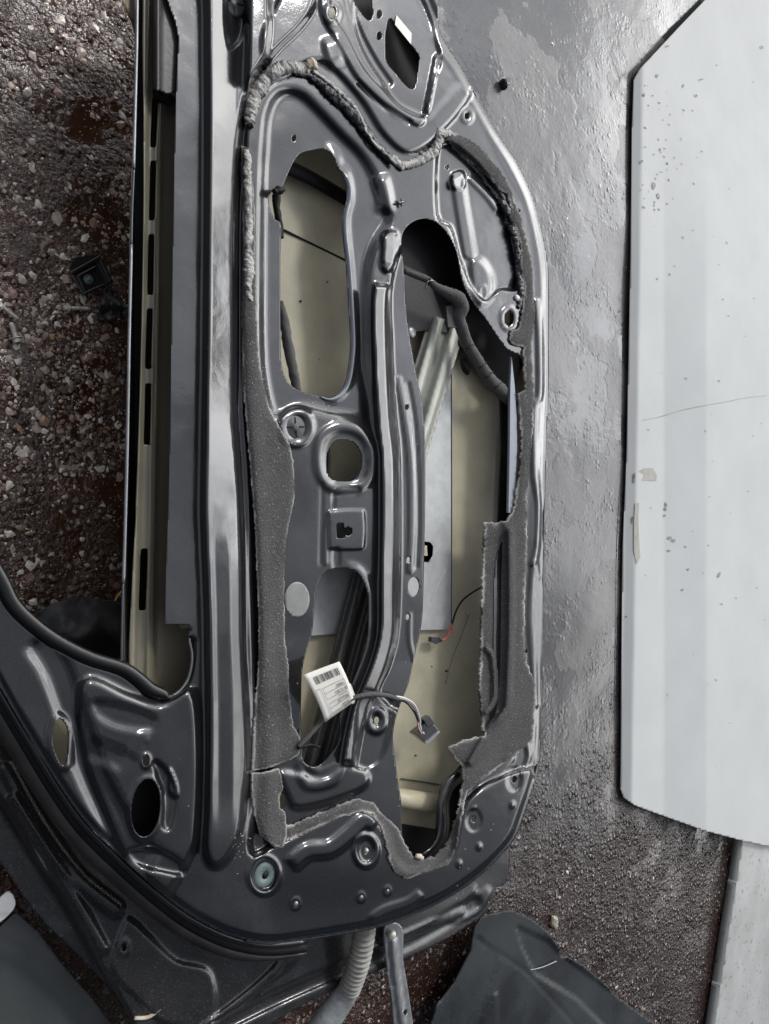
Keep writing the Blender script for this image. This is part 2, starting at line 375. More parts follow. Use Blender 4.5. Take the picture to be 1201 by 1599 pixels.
# ================================================================== GROUND
def ground():
    def axis(lo, hi, step, far):
        a = list(np.arange(lo, hi, step)); d = step
        x = a[-1]
        while x < far: d *= 1.35; x += d; a.append(x)
        d = step; x = a[0]
        while x > -far: d *= 1.35; x -= d; a.insert(0, x)
        return np.array(a)
    xs = axis(-.75, 1.5, .006, 120); ys = axis(-1.05, 1.05, .006, 120)
    X, Y = np.meshgrid(xs, ys); s = 1000
    Hh = (vnoise(X*s, Y*s, 160, 3)*.004+vnoise(X*s, Y*s, 60, 4)*.0006+(vnoise(X*s, Y*s, 22, 5)*.0025+vnoise(X*s, Y*s, 9, 6)*.0012)*(.08+.92*np.clip(1-(X-.12)/.2, 0, 1)))
    fade = np.clip(1-(np.hypot(X, Y)-2)/3, 0, 1); Hh = Hh*fade
    V = np.stack([X.ravel(), Y.ravel(), Hh.ravel()], 1); ny, nx = X.shape; idx = np.arange(nx*ny).reshape(ny, nx)
    F = np.stack([idx[:-1, :-1].ravel(), idx[:-1, 1:].ravel(), idx[1:, 1:].ravel(), idx[1:, :-1].ravel()], 1)
    m = bpy.data.materials.new('wet_asphalt'); m.use_nodes = True; nt = m.node_tree; b = nt.nodes['Principled BSDF']
    t = N(nt, 'ShaderNodeTexCoord'); L = nt.links.new
    def noise(sc, det=4, r=.6):
        n = N(nt, 'ShaderNodeTexNoise'); n.inputs['Scale'].default_value = sc; n.inputs['Detail'].default_value = det
        n.inputs['Roughness'].default_value = r; L(t.outputs['Object'], n.inputs['Vector']); return n.outputs['Fac']
    def mr(s_, a, bb, c=0, d=1):
        q = N(nt, 'ShaderNodeMapRange'); q.inputs[1].default_value = a; q.inputs[2].default_value = bb
        q.inputs[3].default_value = c; q.inputs[4].default_value = d; L(s_, q.inputs[0]); return q.outputs[0]
    def mix(f, a, bb):
        q = N(nt, 'ShaderNodeMix', data_type='RGBA'); L(f, q.inputs[0])
        for k, v in ((6, a), (7, bb)):
            if isinstance(v, tuple): q.inputs[k].default_value = v
            else: L(v, q.inputs[k])
        return q.outputs[2]
    def mul(a, bb, op='MULTIPLY'):
        q = N(nt, 'ShaderNodeMath', operation=op)
        for k, v in ((0, a), (1, bb)):
            if isinstance(v, float): q.inputs[k].default_value = v
            else: L(v, q.inputs[k])
        return q.outputs[0]
    vor = N(nt, 'ShaderNodeTexVoronoi'); vor.inputs['Scale'].default_value = 105; L(t.outputs['Object'], vor.inputs['Vector'])
    vor2 = N(nt, 'ShaderNodeTexVoronoi'); vor2.inputs['Scale'].default_value = 420; L(t.outputs['Object'], vor2.inputs['Vector'])
    # aggregate: stones in a dark binder; water film levels it out in broad patches
    base = mix(mr(noise(8), .35, .7), (.030, .012, .006, 1), (.066, .028, .015, 1))
    oy = N(nt, 'ShaderNodeSeparateXYZ'); L(t.outputs['Object'], oy.inputs[0]); base = mix(mr(oy.outputs[0], .0, .25), base, (.024, .012, .009, 1))
    sp = N(nt, 'ShaderNodeSeparateColor'); L(vor.outputs['Color'], sp.inputs[0])
    stone = mix(sp.outputs[1], (.14, .08, .06, 1), (.38, .34, .30, 1))
    smask = mul(mr(vor.outputs['Distance'], .30, .18), mr(sp.outputs[0], .62, .70))
    base = mix(smask, base, stone)
    sp2 = N(nt, 'ShaderNodeSeparateColor'); L(vor2.outputs['Color'], sp2.inputs[0])
    base = mix(mul(mr(vor2.outputs['Distance'], .35, .2), mr(sp2.outputs[0], .84, .90)), base, (.42, .37, .33, 1))  # fine grit, its pale colour standing in for wet glints
    ox = N(nt, 'ShaderNodeSeparateXYZ'); L(t.outputs['Object'], ox.inputs[0])
    mk = mul(mr(mul(ox.outputs[0], mul(noise(5), .5), 'ADD'), .30, .48), mr(mul(ox.outputs[1], mul(noise(6), .5), 'ADD'), -.40, -.15))
    film = mul(mk, mr(noise(9, 5), .25, .50, .75, 1))                       # 1 where the water film is deep and smooth
    grey = mix(mr(noise(14, 5), .35, .65), (.055, .054, .054, 1), (.095, .091, .089, 1))
    pits = mr(noise(95, 2), .30, .26); grey = mix(pits, grey, (.004, .004, .004, 1)); grey = mix(mr(noise(170, 2), .72, .76), grey, (.30, .28, .26, 1))
    pud = mr(noise(5.2, 6, .55), .495, .515)                # 1 = standing water, flat and mirror-like
    grey = mix(pud, grey, mix(noise(20), (.035, .035, .037, 1), (.055, .054, .054, 1)))
    base = mix(film, base, grey); L(base, b.inputs['Base Color'])
    L(mr(mul(film, mr(pud, 0, 1, 1, .25)), 0, 1, .06, .32), b.inputs['Roughness'])
    b.inputs['Specular IOR Level'].default_value = .5
    b.inputs['Coat Weight'].default_value = .4; b.inputs['Coat Roughness'].default_value = .03; b.inputs['Coat IOR'].default_value = 1.33
    h = mul(mr(vor.outputs['Distance'], 0, .6, 1, 0), mr(sp.outputs[0], .3, .9)); h = mul(h, noise(60, 3))
    h2 = mul(noise(210, 3, .55), .32, 'MULTIPLY'); h3 = mul(h, h2, 'ADD')
    amp = mul(mr(film, 0, 1, 1, .05), mr(noise(13, 3), .38, .60, .18, 1.15)); hh = mul(h3, amp)
    bp = N(nt, 'ShaderNodeBump'); bp.inputs['Distance'].default_value = .011; L(hh, bp.inputs['Height'])
    bp2 = N(nt, 'ShaderNodeBump'); bp2.inputs['Distance'].default_value = .00055; L(mul(mul(noise(34, 3), mr(pits, 0, 1, 1, .2)), mr(mul(pud, film), 0, 1, 1, .25)), bp2.inputs['Height']); L(bp.outputs[0], bp2.inputs['Normal'])
    L(bp2.outputs[0], b.inputs['Normal']); L(bp2.outputs[0], b.inputs['Coat Normal'])
    structure(mesh_np('ground', V, F, m))
def gheight(x, y):
    X = np.array([x*1000.]); Y = np.array([y*1000.])
    return float((vnoise(X, Y, 160, 3)*.004+vnoise(X, Y, 60, 4)*.0006+(vnoise(X, Y, 22, 5)*.0025+vnoise(X, Y, 9, 6)*.0012)*(.08+.92*min(max(1-(x-.12)/.2, 0), 1)))[0])
ground()

def gravel():
    """loose and bedded stones of the asphalt: thousands, one object"""
    ico = bmesh.new(); bmesh.ops.create_icosphere(ico, subdivisions=1, radius=1); bv = np.array([v.co[:] for v in ico.verts]); ico.verts.ensure_lookup_table()
    bf = np.array([[v.index for v in f.verts] for f in ico.faces]); ico.free()
    n = 19000
    pts = []
    while len(pts) < n:
        px = RNG.uniform(-60, 240) if RNG.random() < .78 else RNG.uniform(440, 1160); py = RNG.uniform(-40, 1000) if px < 320 else RNG.uniform(1360, 1640)
        if px > 320 and RNG.random() < .1: px, py = RNG.uniform(680, 1000), RNG.uniform(0, 1300)
        pts.append((px, py))
    pts = np.array(pts); C = unproj(pts[:, 0], pts[:, 1], 0.0)
    V = []; F = []; mi = []
    for i, c in enumerate(C):
        dens = .5+vnoise(np.array([c[0]*1000]), np.array([c[1]*1000]), 70, 11)[0]+.5*vnoise(np.array([c[0]*1000]), np.array([c[1]*1000]), 25, 12)[0]
        if RNG.random() > (dens*1.5)**2*.6: continue
        r = .0010*math.exp(RNG.normal(0, .65)); r = min(r, .0048)
        if pts[i, 0] > 320: r *= .8
        if RNG.random() < .03: r = RNG.uniform(.0024, .0042)
        sc = np.array([r*RNG.uniform(.7, 1.5), r*RNG.uniform(.7, 1.5), r*RNG.uniform(.25, .55)]); a = RNG.uniform(0, 6.28)
        v = bv*(1+.30*RNG.standard_normal((len(bv), 1)))*sc
        v = np.stack([v[:, 0]*math.cos(a)-v[:, 1]*math.sin(a), v[:, 0]*math.sin(a)+v[:, 1]*math.cos(a), v[:, 2]], 1)+c
        v[:, 2] += gheight(c[0], c[1])-r*.06
        F.append(bf+len(V)*len(bv)); V.append(v); mi.append(RNG.choice(5, p=[.32, .36, .14, .03, .15]))
    o = mesh_np('gravel', np.concatenate(V), np.concatenate(F), None, None, False)
    cols = [(.42, .33, .26), (.13, .075, .05), (.74, .68, .56), (.40, .23, .12), (.28, .15, .10)]
    for k, c in enumerate(cols):
        o.data.materials.append(mat('pebble_tone', (*c, 1), .3, coat=1, coat_rough=.03, var=.6, var_scale=200, var_col=(c[0]*.5, c[1]*.5, c[2]*.5, 1), bump=.0004, bump_scale=600))
    o.data.polygons.foreach_set('material_index', np.repeat(mi, len(bf)).astype(np.int32))
    o['kind'] = 'stuff'; o['label'] = 'wet brown gravel and small pebbles bedded in the asphalt'; o['category'] = 'gravel'
gravel()

# ================================================================== THE DOOR
door = thing('car_door', 'stripped black car door lying flat in the middle, inner panel up, with torn grey foam', 'car door', tuple(unproj(600, 800, .05)))
OUT_R = [(640, -60), (687, 50), (720, 103), (743, 147), (777, 207), (807, 253), (833, 310), (850, 377), (857, 433), (857, 533), (857, 600),
         (853, 700), (851, 800), (849, 900), (848, 1017), (845, 1148), (839, 1206), (821, 1265), (804, 1309), (778, 1340), (748, 1368), (707, 1397),
         (662, 1420), (606, 1442), (533, 1457), (475, 1466), (425, 1472), (387, 1468), (344, 1454), (290, 1424), (240, 1385), (190, 1340), (133, 1283),
         (92, 1226), (50, 1158), (10, 1090), (-60, 960)]
OPEN = [(-60, 800), (0, 903), (20, 943), (50, 974), (90, 1003), (140, 1028), (190, 1044), (215, 1060), (235, 1077), (255, 1085), (275, 1080), (290, 1062),
        (297, 1035), (298, 1004), (294, 992), (300, 984), (297, 978), (290, 975), (262, 975), (258, 970), (260, 870), (263, 790), (266, 650), (268, 500), (270, 390), (272, 270), (275, 150), (279, 60), (284, -60)]
outline = OUT_R+OPEN
OUTL = np.array(outline, float)
H1 = catmull([(482, 235), (500, 232), (512, 236), (522, 247), (528, 262), (536, 272), (541, 290), (541, 312), (535, 338), (536, 370), (541, 420), (546, 500),
      (547, 545), (541, 590), (530, 613), (514, 621), (490, 616), (462, 607), (446, 590), (439, 560), (438, 500), (438, 400), (439, 352), (430, 342), (422, 325), (420, 308), (427, 297),
      (438, 296), (446, 280), (457, 255), (468, 240)], True, 4)
H2 = catmull([(514, 700), (520, 690), (535, 686), (552, 691), (563, 705), (566, 722), (561, 740), (552, 750), (530, 751), (517, 746), (510, 732), (510, 713)], True, 4)
H4 = catmull([(509, 892), (530, 887), (555, 891), (567, 907), (575, 930), (576, 960), (574, 999), (566, 1029), (552, 1064), (539, 1100), (531, 1120), (532, 1148), (526, 1166), (515, 1180),
      (504, 1192), (490, 1198), (478, 1193), (472, 1180), (470, 1140), (471, 1064), (474, 1037), (480, 1012), (488, 985), (491, 950), (496, 912)], True, 4)
H5 = catmull([(627, 385), (629, 365), (637, 352), (652, 343), (668, 342), (684, 349), (700, 367), (713, 393), (720, 430), (727, 452), (740, 474), (760, 500), (790, 543), (815, 560),
      (822, 620), (822, 700), (818, 790), (800, 825), (780, 850), (772, 900), (770, 1000), (765, 1100), (755, 1150), (735, 1200), (726, 1250), (712, 1300), (695, 1330), (680, 1342),
      (655, 1344), (636, 1334), (628, 1300), (627, 1255), (622, 1221), (616, 1178), (614, 1148), (619, 1119), (629, 1090), (638, 1067), (647, 1026), (655, 993), (660, 958),
      (662, 895), (664, 800), (664, 700), (660, 631), (651, 588), (642, 538), (635, 490), (631, 420)], True, 4)
KEY = np.array([(525, 817), (537, 818), (538, 825), (544, 822), (550, 826), (551, 833), (545, 837), (539, 835), (538, 841), (526, 840)], float)
DIAM = catmull([(606, 31), (612, 31), (630, 55), (652, 83), (655, 92), (652, 115), (648, 136), (642, 139), (634, 134), (618, 115), (604, 97), (602, 80), (602, 55)], True, 3)
TOPH = catmull([(548, -20), (575, -10), (581, 5), (582, 24), (577, 32), (568, 25), (555, 5)], True, 3)
C1 = ell(464, 936, 15, 22); C2 = ell(646, 916, 9, 15); C3 = ell(228, 1262, 23, 46, .12); C4 = ell(228, 1188, 5.5, 9.5)
SLOT = catmull([(88, 1125), (98, 1124), (106, 1140), (107, 1170), (103, 1192), (95, 1194), (86, 1175), (82, 1155)], True, 4)
HOLES = [H1, H2, H4, H5, KEY, DIAM, TOPH, C1, C2, C3, C4, SLOT, ell(592, 22, 3.5, 7), ell(592, 56, 3.5, 7), ell(459, 216, 3.5, 5), ell(795, 497, 7, 12),
         ell(588, 1125, 4, 6), ell(740, 1279, 3, 5), ell(803, 1217, 3, 6), ell(413, 1366, 5, 7), ell(572, 1328, 3, 5), ell(809, 330, 2.5, 4), ell(821, 1018, 2, 3.5), ell(729, 181, 3, 5),
         ell(635, 636, 2.5, 5), ell(638, 874, 3, 5), ell(637, 963, 3, 5), ell(698, 261, 2, 4), ell(440, 1252, 6, 13), ell(519, 20, 5, 9), ell(783, 791, 2, 3)]
hp = HF(0)
# --- main levels
RL = [(327, -80), (324, 30), (325, 167), (324, 333), (322, 533), (318, 767), (319, 833), (323, 933), (325, 1033), (326, 1150), (324, 1260), (322, 1330), (336, 1352), (356, 1338), (375, 1295)]
RR = [(386, 1200), (384, 1100), (380, 1000), (377, 830), (372, 733), (366, 640), (366, 533), (367, 333), (374, 200), (388, 130), (412, 90), (420, 45), (417, -20), (400, -80)]
hp.plate(RL+RR, 15, 17, .55)
_rl = np.array(RL[:10]); _rr = np.array(RR[::-1])
def ridge_tilt(X, Y):
    xl = np.interp(Y, _rl[:, 1], _rl[:, 0])+4; xr = np.interp(Y, [-80, 60, 200, 333, 533, 640, 733, 830, 1000, 1100, 1290], [378, 378, 374, 367, 366, 366, 372, 377, 380, 384, 384])-6
    t = np.clip((X-xl)/(xr-xl), 0, 1); k = sst((Y-760)/160.)
    a = -14*t; b = -3.6*np.clip(t/.24, 0, 1)-4.2*np.clip((t-.70)/.30, 0, 1)
    g = sst((X-xl+10)/10.)*(X < xr+60)
    return np.where(X < 470, (a*(1-k)+b*k)*g*(1-sst((Y-1230)/90.))*(1-sst((X-xr-8)/14.)), 0)
hp.fn(ridge_tilt)
PAN = [(392, 1330), (396, 1250), (395, 1100), (391, 960), (387, 833), (381, 733), (376, 640), (373, 533), (374, 333), (381, 200), (396, 130), (430, 80), (470, 40), (492, 0), (500, -80),
       (900, -80), (900, 1225), (830, 1200), (760, 1225), (722, 1262), (708, 1325), (690, 1345), (645, 1358), (618, 1340), (598, 1290), (560, 1262), (500, 1284), (430, 1318)]
hp.plate(PAN, -11, 16, .5)
hp.fn(lambda X, Y: -4.0*sst((Y-1330)/120.)*sst((X-380)/60.))
# recess in the ridge top round a grommet
hp.plate([(353, -30), (368, -45), (382, 0), (382, 45), (372, 68), (358, 75), (350, 30)], -5, 9, .3)
# arch-shaped pan round the big left hole
ARCH = [(420, 640), (406, 560), (405, 420), (406, 300), (409, 230), (414, 180), (427, 150), (448, 139), (474, 146), (500, 170), (533, 205), (567, 240), (588, 275), (603, 317), (610, 345),
        (588, 385), (576, 440), (577, 560), (588, 640), (585, 690), (560, 660), (520, 650), (470, 640), (440, 650)]
hp.plate(ARCH, -8, 26, .35)
hp.lip(H1, 5, 14, False, (500, 30))
hp.ridge([(590, 270), (598, 300), (602, 340)], 5, 3, 18, taper=.3)
hp.plate([(600, 366), (618, 362), (622, 385), (618, 408), (606, 425), (596, 415), (598, 390)], 5.5, 12, .5)
# middle ridge
hp.ridge([(596, 440), (593, 480), (594, 540), (599, 650), (606, 719), (607, 820), (605, 920), (604, 985), (594, 1030), (577, 1075), (563, 1105), (553, 1149), (544, 1200)], 9, 7, 15, taper=.03)
_mc = catmull([(596, 430), (593, 480), (594, 540), (599, 650), (606, 719), (607, 820), (605, 920), (604, 985), (594, 1030), (577, 1075), (563, 1105), (553, 1149), (544, 1200)], False, 6)
def mid_tilt(X, Y):
    xc = np.interp(Y, _mc[:, 1], _mc[:, 0]); d = X-xc; return -.25*np.clip(d, -9, 9)*(1-sst((np.abs(d)-8)/6.))*sst((Y-430)/25.)*sst((1210-Y)/25.)
hp.fn(mid_tilt)
hp.fn(lambda X, Y: -.24*np.clip(X-609, -11, 11)*(1-sst((np.abs(X-609)-9)/6.))*sst((Y-362)/10.)*sst((414-Y)/10.))
hp.fn(lambda X, Y: -.30*np.clip(X-714, -8, 8)*(1-sst((np.abs(X-714)-6)/5.))*sst((Y-272)/8.)*sst((298-Y)/8.))
FLN = [(640, 380), (612, 440), (612, 540), (618, 650), (624, 720), (624, 900), (620, 990), (608, 1040), (592, 1085), (640, 1110), (690, 1020), (690, 700), (670, 540)]
hp.plate(FLN, -7, 9, .5)
hp.ridge([(622, 592), (631, 640), (641, 720), (643, 820), (641, 890)], 1.8, 3, 6.5); hp.ridge([(637, 600), (647, 660), (652, 740), (653, 820), (650, 885)], -1.6, 1.5, 4.5)
hp.ridge([(640, 960), (640, 1000), (647, 1030)], 1.5, 1, 4)
# ring round the access hole, key pad, grommet
hp.lip([(498, 700), (505, 680), (525, 667), (550, 668), (572, 682), (582, 710), (580, 740), (566, 758), (540, 764), (515, 758), (500, 735)], 5, 11); hp.lip(H2, -2.0, 12, False)
hp.plate([(519, 798), (560, 796), (569, 803), (569, 850), (560, 858), (519, 857), (514, 850), (514, 805)], 2.5, 5, .5)
hp.plate([(521, 764), (560, 760), (556, 772), (526, 776), (521, 800)], -1.5, 5, .5); hp.plate([(520, 858), (530, 858), (530, 884), (520, 886)], -1.5, 5, .5)
hp.ridge([(514, 800), (509, 830), (509, 880)], 1.5, 1, 4); hp.ridge([(503, 756), (502, 800), (500, 880)], -1.0, 1, 4)
hp.lip(ell(463, 667, 21, 25), 6, 10, False); hp.plate(ell(463, 667, 22, 26), -1, 5, .5)
hp.lip(H4, 4, 13, False, (530, 25))
hp.plate([(560, 1092), (590, 1086), (612, 1095), (606, 1150), (590, 1190), (555, 1200), (556, 1150)], -3, 10, .5)
hp.lip(ell(588, 1125, 12, 16), 5, 8, False)
hp.plate([(440, 1205), (500, 1215), (545, 1195), (575, 1210), (560, 1235), (470, 1262), (448, 1240)], 4, 16, .5); hp.lip([(470, 1190), (500, 1206), (530, 1196), (520, 1220), (480, 1226)], 3, 10)
# upper bracket area
hp.plate([(430, 120), (500, 95), (560, 150), (600, 210), (640, 238), (690, 205), (740, 130), (700, 40), (660, -80), (500, -80), (420, 30), (412, 90)], 5, 14, .5)
hp.ridge([(505, -40), (510, 20), (535, 62), (560, 110), (590, 145), (620, 172), (655, 188)], 5, 4, 11); hp.ridge([(540, -40), (552, 30), (580, 90), (607, 130)], -3, 2, 7)
hp.ridge([(514, 52), (520, 80), (532, 110)], 5, 4, 17, taper=.4); hp.ridge([(560, 130), (600, 165), (640, 190)], -3, 1, 5)
hp.plate([(600, 133), (622, 165), (648, 181), (664, 178), (676, 130), (686, 78), (640, -30), (560, -40), (560, 60)], -4, 9, .5)
hp.fn(lambda X, Y: hp.local(X, Y, [(660, 80), (700, 180)], 6, lambda x, y: 3.0*(1-sst((np.abs(x-(686-(y-84)*.198)+2)-2)/5.))*sst((y-82)/6.)*sst((178-y)/6.)))
hp.lip(ell(519, 20, 8, 13), 4, 7, False)
hp.plate([(683, 193), (700, 150), (714, 135), (728, 138), (745, 165), (800, 260), (870, 420), (900, 620), (900, 1500), (905, 1500), (905, 120)], .7, 22, .5)
hp.lip(ell(730, 181, 7, 10), 2.5, 5, False);
# speaker side pan
hp.plate([(683, 240), (700, 222), (740, 250), (770, 290), (790, 330), (806, 400), (808, 450), (780, 452), (757, 470), (735, 445), (718, 400), (704, 355), (683, 335)], -7, 9, .5)
hp.ridge([(715, 283), (722, 330), (733, 395)], 3.4, 5, 12); hp.plate([(705, 272), (722, 268), (727, 288), (718, 296), (706, 292)], 3, 6, .5)
hp.ridge([(735, 280), (760, 305), (775, 325)], 2.5, 1.5, 6); hp.plate([(735, 410), (752, 405), (768, 430), (768, 462), (752, 476), (740, 458)], 4, 14, .5)
hp.lip(ell(754, 457, 5, 11), 1.5, 4, False); hp.lip(ell(795, 497, 11, 17), 2.5, 5, False)
# right flange: stepped rim with a squiggled bead
hp.plate([(655, -60), (676, 58), (710, 112), (740, 165), (790, 262), (822, 320), (836, 377), (843, 470), (842, 600), (838, 640), (832, 760), (828, 860), (834, 1000), (842, 1040), (843, 1150), (836, 1200), (905, 1250), (905, 300), (800, 100), (740, -60)], 1.2, 16, .5)
hp.ridge([(838, 470), (842, 530), (843, 612), (835, 640), (834, 730), (838, 760), (842, 790), (840, 850), (832, 880)], 3, 1.5, 6)
hp.ridge([(842, 900), (834, 880), (828, 960), (834, 1050), (838, 1100)], 2, 1.5, 6)
# bottom bosses and beads
hp.lip(ell(413, 1366, 22, 28), 4, 7, False); hp.plate(ell(413, 1366, 20, 26), -4, 7, .4, False)
hp.plate(ell(572, 1328, 21, 28), 3, 7, .5, False); hp.plate(ell(572, 1328, 13, 19), -4, 9, .5, False)
hp.plate(ell(740, 1281, 12, 18), -1.5, 3.5, .5, False); hp.plate(ell(803, 1217, 11, 19), -2, 5, .5, False)
for x, y, r in ((462, 1411, 8), (564, 1401, 6.5), (605, 1391, 6)): hp.lip(ell(x, y, r*.7, r), 2.2, 3.5, False)
for x, y, r in ((800, 1257, 6), (748, 1322, 6), (717, 1349, 6), (740, 1262, 3)): hp.plate(ell(x, y, r*.6, r), 1.6, 4, .5, False)
hp.ridge([(450, 1355), (480, 1330), (515, 1325), (545, 1303), (570, 1282), (590, 1290)], 6, 4, 17, taper=.1)
hp.ridge([(575, 1440), (600, 1422), (640, 1408), (660, 1390)], 2.5, 3, 10, taper=.2)
hp.ridge([(735, 1235), (765, 1215), (790, 1195), (800, 1175)], 3, 3, 9, taper=.2); hp.ridge([(824, 1165), (826, 1180), (822, 1195)], 2.5, 1.5, 5)
# lower left corner of the window frame
hp.plate([(120, 1100), (140, 1060), (200, 1085), (250, 1100), (300, 1080), (312, 1180), (308, 1290), (300, 1330), (270, 1385), (250, 1395), (215, 1370), (190, 1330), (160, 1260), (135, 1190)], 7, 24, .5)
hp.ridge([(50, 990), (85, 1040), (112, 1110), (140, 1200), (180, 1280), (205, 1325), (250, 1352)], -7, 6, 30, taper=.1)
hp.plate([(150, 1095), (205, 1105), (240, 1120), (235, 1140), (185, 1135), (150, 1115)], -2.5, 22, .5)
hp.plate([(240, 1190), (262, 1205), (275, 1240), (268, 1290), (255, 1290), (252, 1240)], -4, 12, .5); hp.plate([(265, 1200), (276, 1225), (276, 1245), (264, 1235)], 4, 6, .5)
hp.plate([(200, 1330), (240, 1325), (280, 1345), (285, 1365), (250, 1360), (215, 1350)], -5, 14, .5)
hp.lip(C3, 3, 9, False); hp.lip(C4, 3, 5, False); hp.lip(SLOT, 4, 12, False); hp.ridge([(205, 1190), (212, 1170), (222, 1152), (238, 1150)], 1.6, 3, 13, taper=.3)
hp.ridge([(130, 1165), (170, 1178), (205, 1195)], -3.5, 2, 22, taper=.35)
hp.fn(lambda X, Y: -6*sst((seg_dist(X, Y, catmull(OPEN[:14]), False)[0]*-1+13)/13.))
# hem all round
hp.fn(lambda X, Y: -3.2*sst((14-seg_dist(X, Y, catmull(OUT_R), False)[0])/12.))
# long, soft waves of pressed steel
hp.fn(lambda X, Y: .9*np.sin(X/61.+np.sin(Y/190.)*1.4)*np.sin(Y/130.+1.)+vnoise(X, Y, 90, 21)*1.5+vnoise(X, Y, 37, 22)*.35)
inner = sheet('inner_panel', outline, HOLES, hp, M['paint'], door, step=2.6, thick=.0012)

# --- outer skin (seen from inside)
hs = HF(-68)
hs.fn(lambda X, Y: 60*(1-sst((X-186)/38.))*(1-sst((Y-1030)/50.))*sst((X-168)/12.))                                # rises to the waistline hem at the left
hs.fn(lambda X, Y: 42*(1-sst((-sdf(X, Y, catmull(OUT_R+[(-60, 960), (-400, 500), (-400, -400), (500, -400)], True, 3))-4)/60.)))
hs.fn(lambda X, Y: vnoise(X, Y, 140, 31)*4)
SK = [(214, -60), (213, 60), (210, 167), (207, 270), (204, 383), (201, 533), (198, 700), (194, 833), (191, 960), (190, 1030), (160, 1050), (110, 1040), (60, 1010), (-60, 930), (-60, 975), (16, 1090),
      (96, 1222), (137, 1278), (194, 1334), (293, 1418), (346, 1448), (388, 1462), (425, 1465), (533, 1450), (606, 1436), (660, 1414), (745, 1363), (800, 1306), (812, 1258), (828, 1200), (834, 1148), (837, 1017),
      (837, 900), (838, 700), (838, 600), (838, 433), (832, 377), (815, 312), (760, 210), (671, 52), (620, -60)]
sheet('outer_skin', SK, [], hs, M['primer'], door, step=6.0, thick=.001)
tube('waistline_hem', up_([(214.5, -60), (213.5, 60), (211, 167), (208.5, 262)], Z0-.006), .0016, M['alu'], door, sides=8)
tube('waistline_hem', up_([(205, 382), (201.5, 533), (198.5, 700), (195, 833), (192.5, 910)], Z0-.006), .0016, M['alu'], door, sides=8)
tube('waistline_hem', up_([(209, 262), (206, 330), (205, 382)], Z0-.008), .0012, M['flange'], door, sides=8)
tube('waistline_hem', up_([(192, 910), (191, 960), (189.5, 1040)], Z0-.008), .0011, M['flange'], door, sides=8)
# --- slotted rail behind the window slot
rail = [(228, -60), (226, 300), (222, 533), (215, 760), (207, 900), (203, 1065), (235, 1095), (262, 1098), (300, 1070), (300, 985), (275, 960), (280, 700), (282, 400), (288, -60)]
sl = []
for y0, y1, xa, xb in ((150, 231, 243, 240), (250, 345, 240, 238), (365, 461, 237, 235.5), (481, 577, 234.5, 232), (598, 695, 232, 230), (856, 954, 225, 222)):
    w = 5.4; sl.append(catmull([(xa-w, y0+6), (xa-w*.6, y0+1), (xa+w*.6, y0+1), (xa+w, y0+6), ((xa+xb)/2+w, (y0+y1)/2), (xb+w, y1-6), (xb+w*.6, y1-1), (xb-w*.6, y1-1), (xb-w, y1-6), ((xa+xb)/2-w, (y0+y1)/2)], True, 3))
hr = HF(-24)
hr.fn(lambda X, Y: 10*(1-sst((X-(230-Y*.021))/7.)))
hr.fn(lambda X, Y: -14*sst((X-(252-Y*.016))/8.)+3*np.exp(-((X-(247-Y*.016))/3.)**2))
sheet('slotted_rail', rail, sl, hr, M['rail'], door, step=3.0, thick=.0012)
hst = HF(0); hst.fn(lambda X, Y: hs(X, Y)*1000+2.2)
sheet('dark_wall_sheet', [(217, -60), (215.5, 60), (212.5, 167), (210, 270), (207, 383), (204, 533), (201, 700), (197, 833), (194, 960), (193, 1036), (206, 1050), (211, 960), (217, 833), (222, 700), (226, 533), (229, 383), (231, 270), (232, 60), (234, -60)], [], hst, M['gloss_rubber'], door, step=2.4, thick=.0015, smooth_out=False)  # black sheet added to darken the skin's inner wall
# black sheet added for the shade inside the slots
prism('slot_shade', [(220, -60), (262, -60), (262, 1000), (190, 1000)], Z0-.052, .004, M['void'], door, 0)
# black weather strip at the top of the slot
hw = HF(-6); hw.fn(lambda X, Y: 5*np.exp(-((X-246)/5.)**2)-6*np.exp(-((X-236)/4.)**2))
sheet('weather_strip', [(237, -60), (283, -60), (279, 60), (277, 140), (262, 147), (250, 141), (238, 138)], [], hw, M['rubber'], door, step=3, thick=.003, smooth_out=False)
tube('strip_end', up_([(241, 146), (255, 150), (272, 158)], Z0-.02), [.006, .007, .005], M['void'], door)

# --- inside the cavity
prism('reinforcement_plate', [(450, 860), (705, 560), (706, 700), (705, 983), (560, 987), (486, 993)], Z0-.060, .0015, M['galv'], door)
def beam(name, a, b, m, wpx=26, z=Z0-.048):
    A, B = np.array(a, float), np.array(b, float); d = (B-A)/np.linalg.norm(B-A); nrm = np.array([-d[1], d[0]])
    P = [A+nrm*wpx, B+nrm*wpx, B-nrm*wpx, A-nrm*wpx]
    h = HF(0)
    for off in (-.5, .5): h.ridge([A+nrm*wpx*off, B+nrm*wpx*off], 11, wpx*.12, wpx*.42, smooth=False)
    return sheet(name, [tuple(p) for p in P], [], h, m, door, step=4, thick=.002, z=z, smooth_out=False)
beam('impact_beam', (700, 500), (580, 900), M['beam'], 29)
beam('impact_beam', (590, 860), (490, 1240), M['beam_dark'], 27)
tube('lower_tube', up_([(605, 1243), (650, 1250), (740, 1262)], Z0-.052), .0125, M['primer'], door)
tube('window_guide', up_([(420, 250), (480, 275), (560, 322)], Z0-.052), .009, M['void'], door, flat=.5)
tube('panel_seam', up_([(430, 352), (490, 382), (560, 416)], Z0-.066), .0012, M['void'], door)
prism('bracket_hole_shade', [(525, -80), (650, -80), (680, 60), (672, 160), (590, 160), (560, 60)], Z0-.056, .003, M['void'], door)  # black sheet added so the bracket holes look dark inside
prism('frame_hole_shade', [(190, 1205), (275, 1190), (285, 1300), (240, 1330), (195, 1310)], Z0-.022, .003, M['void'], door)  # black sheet standing in for shade behind the frame corner hole
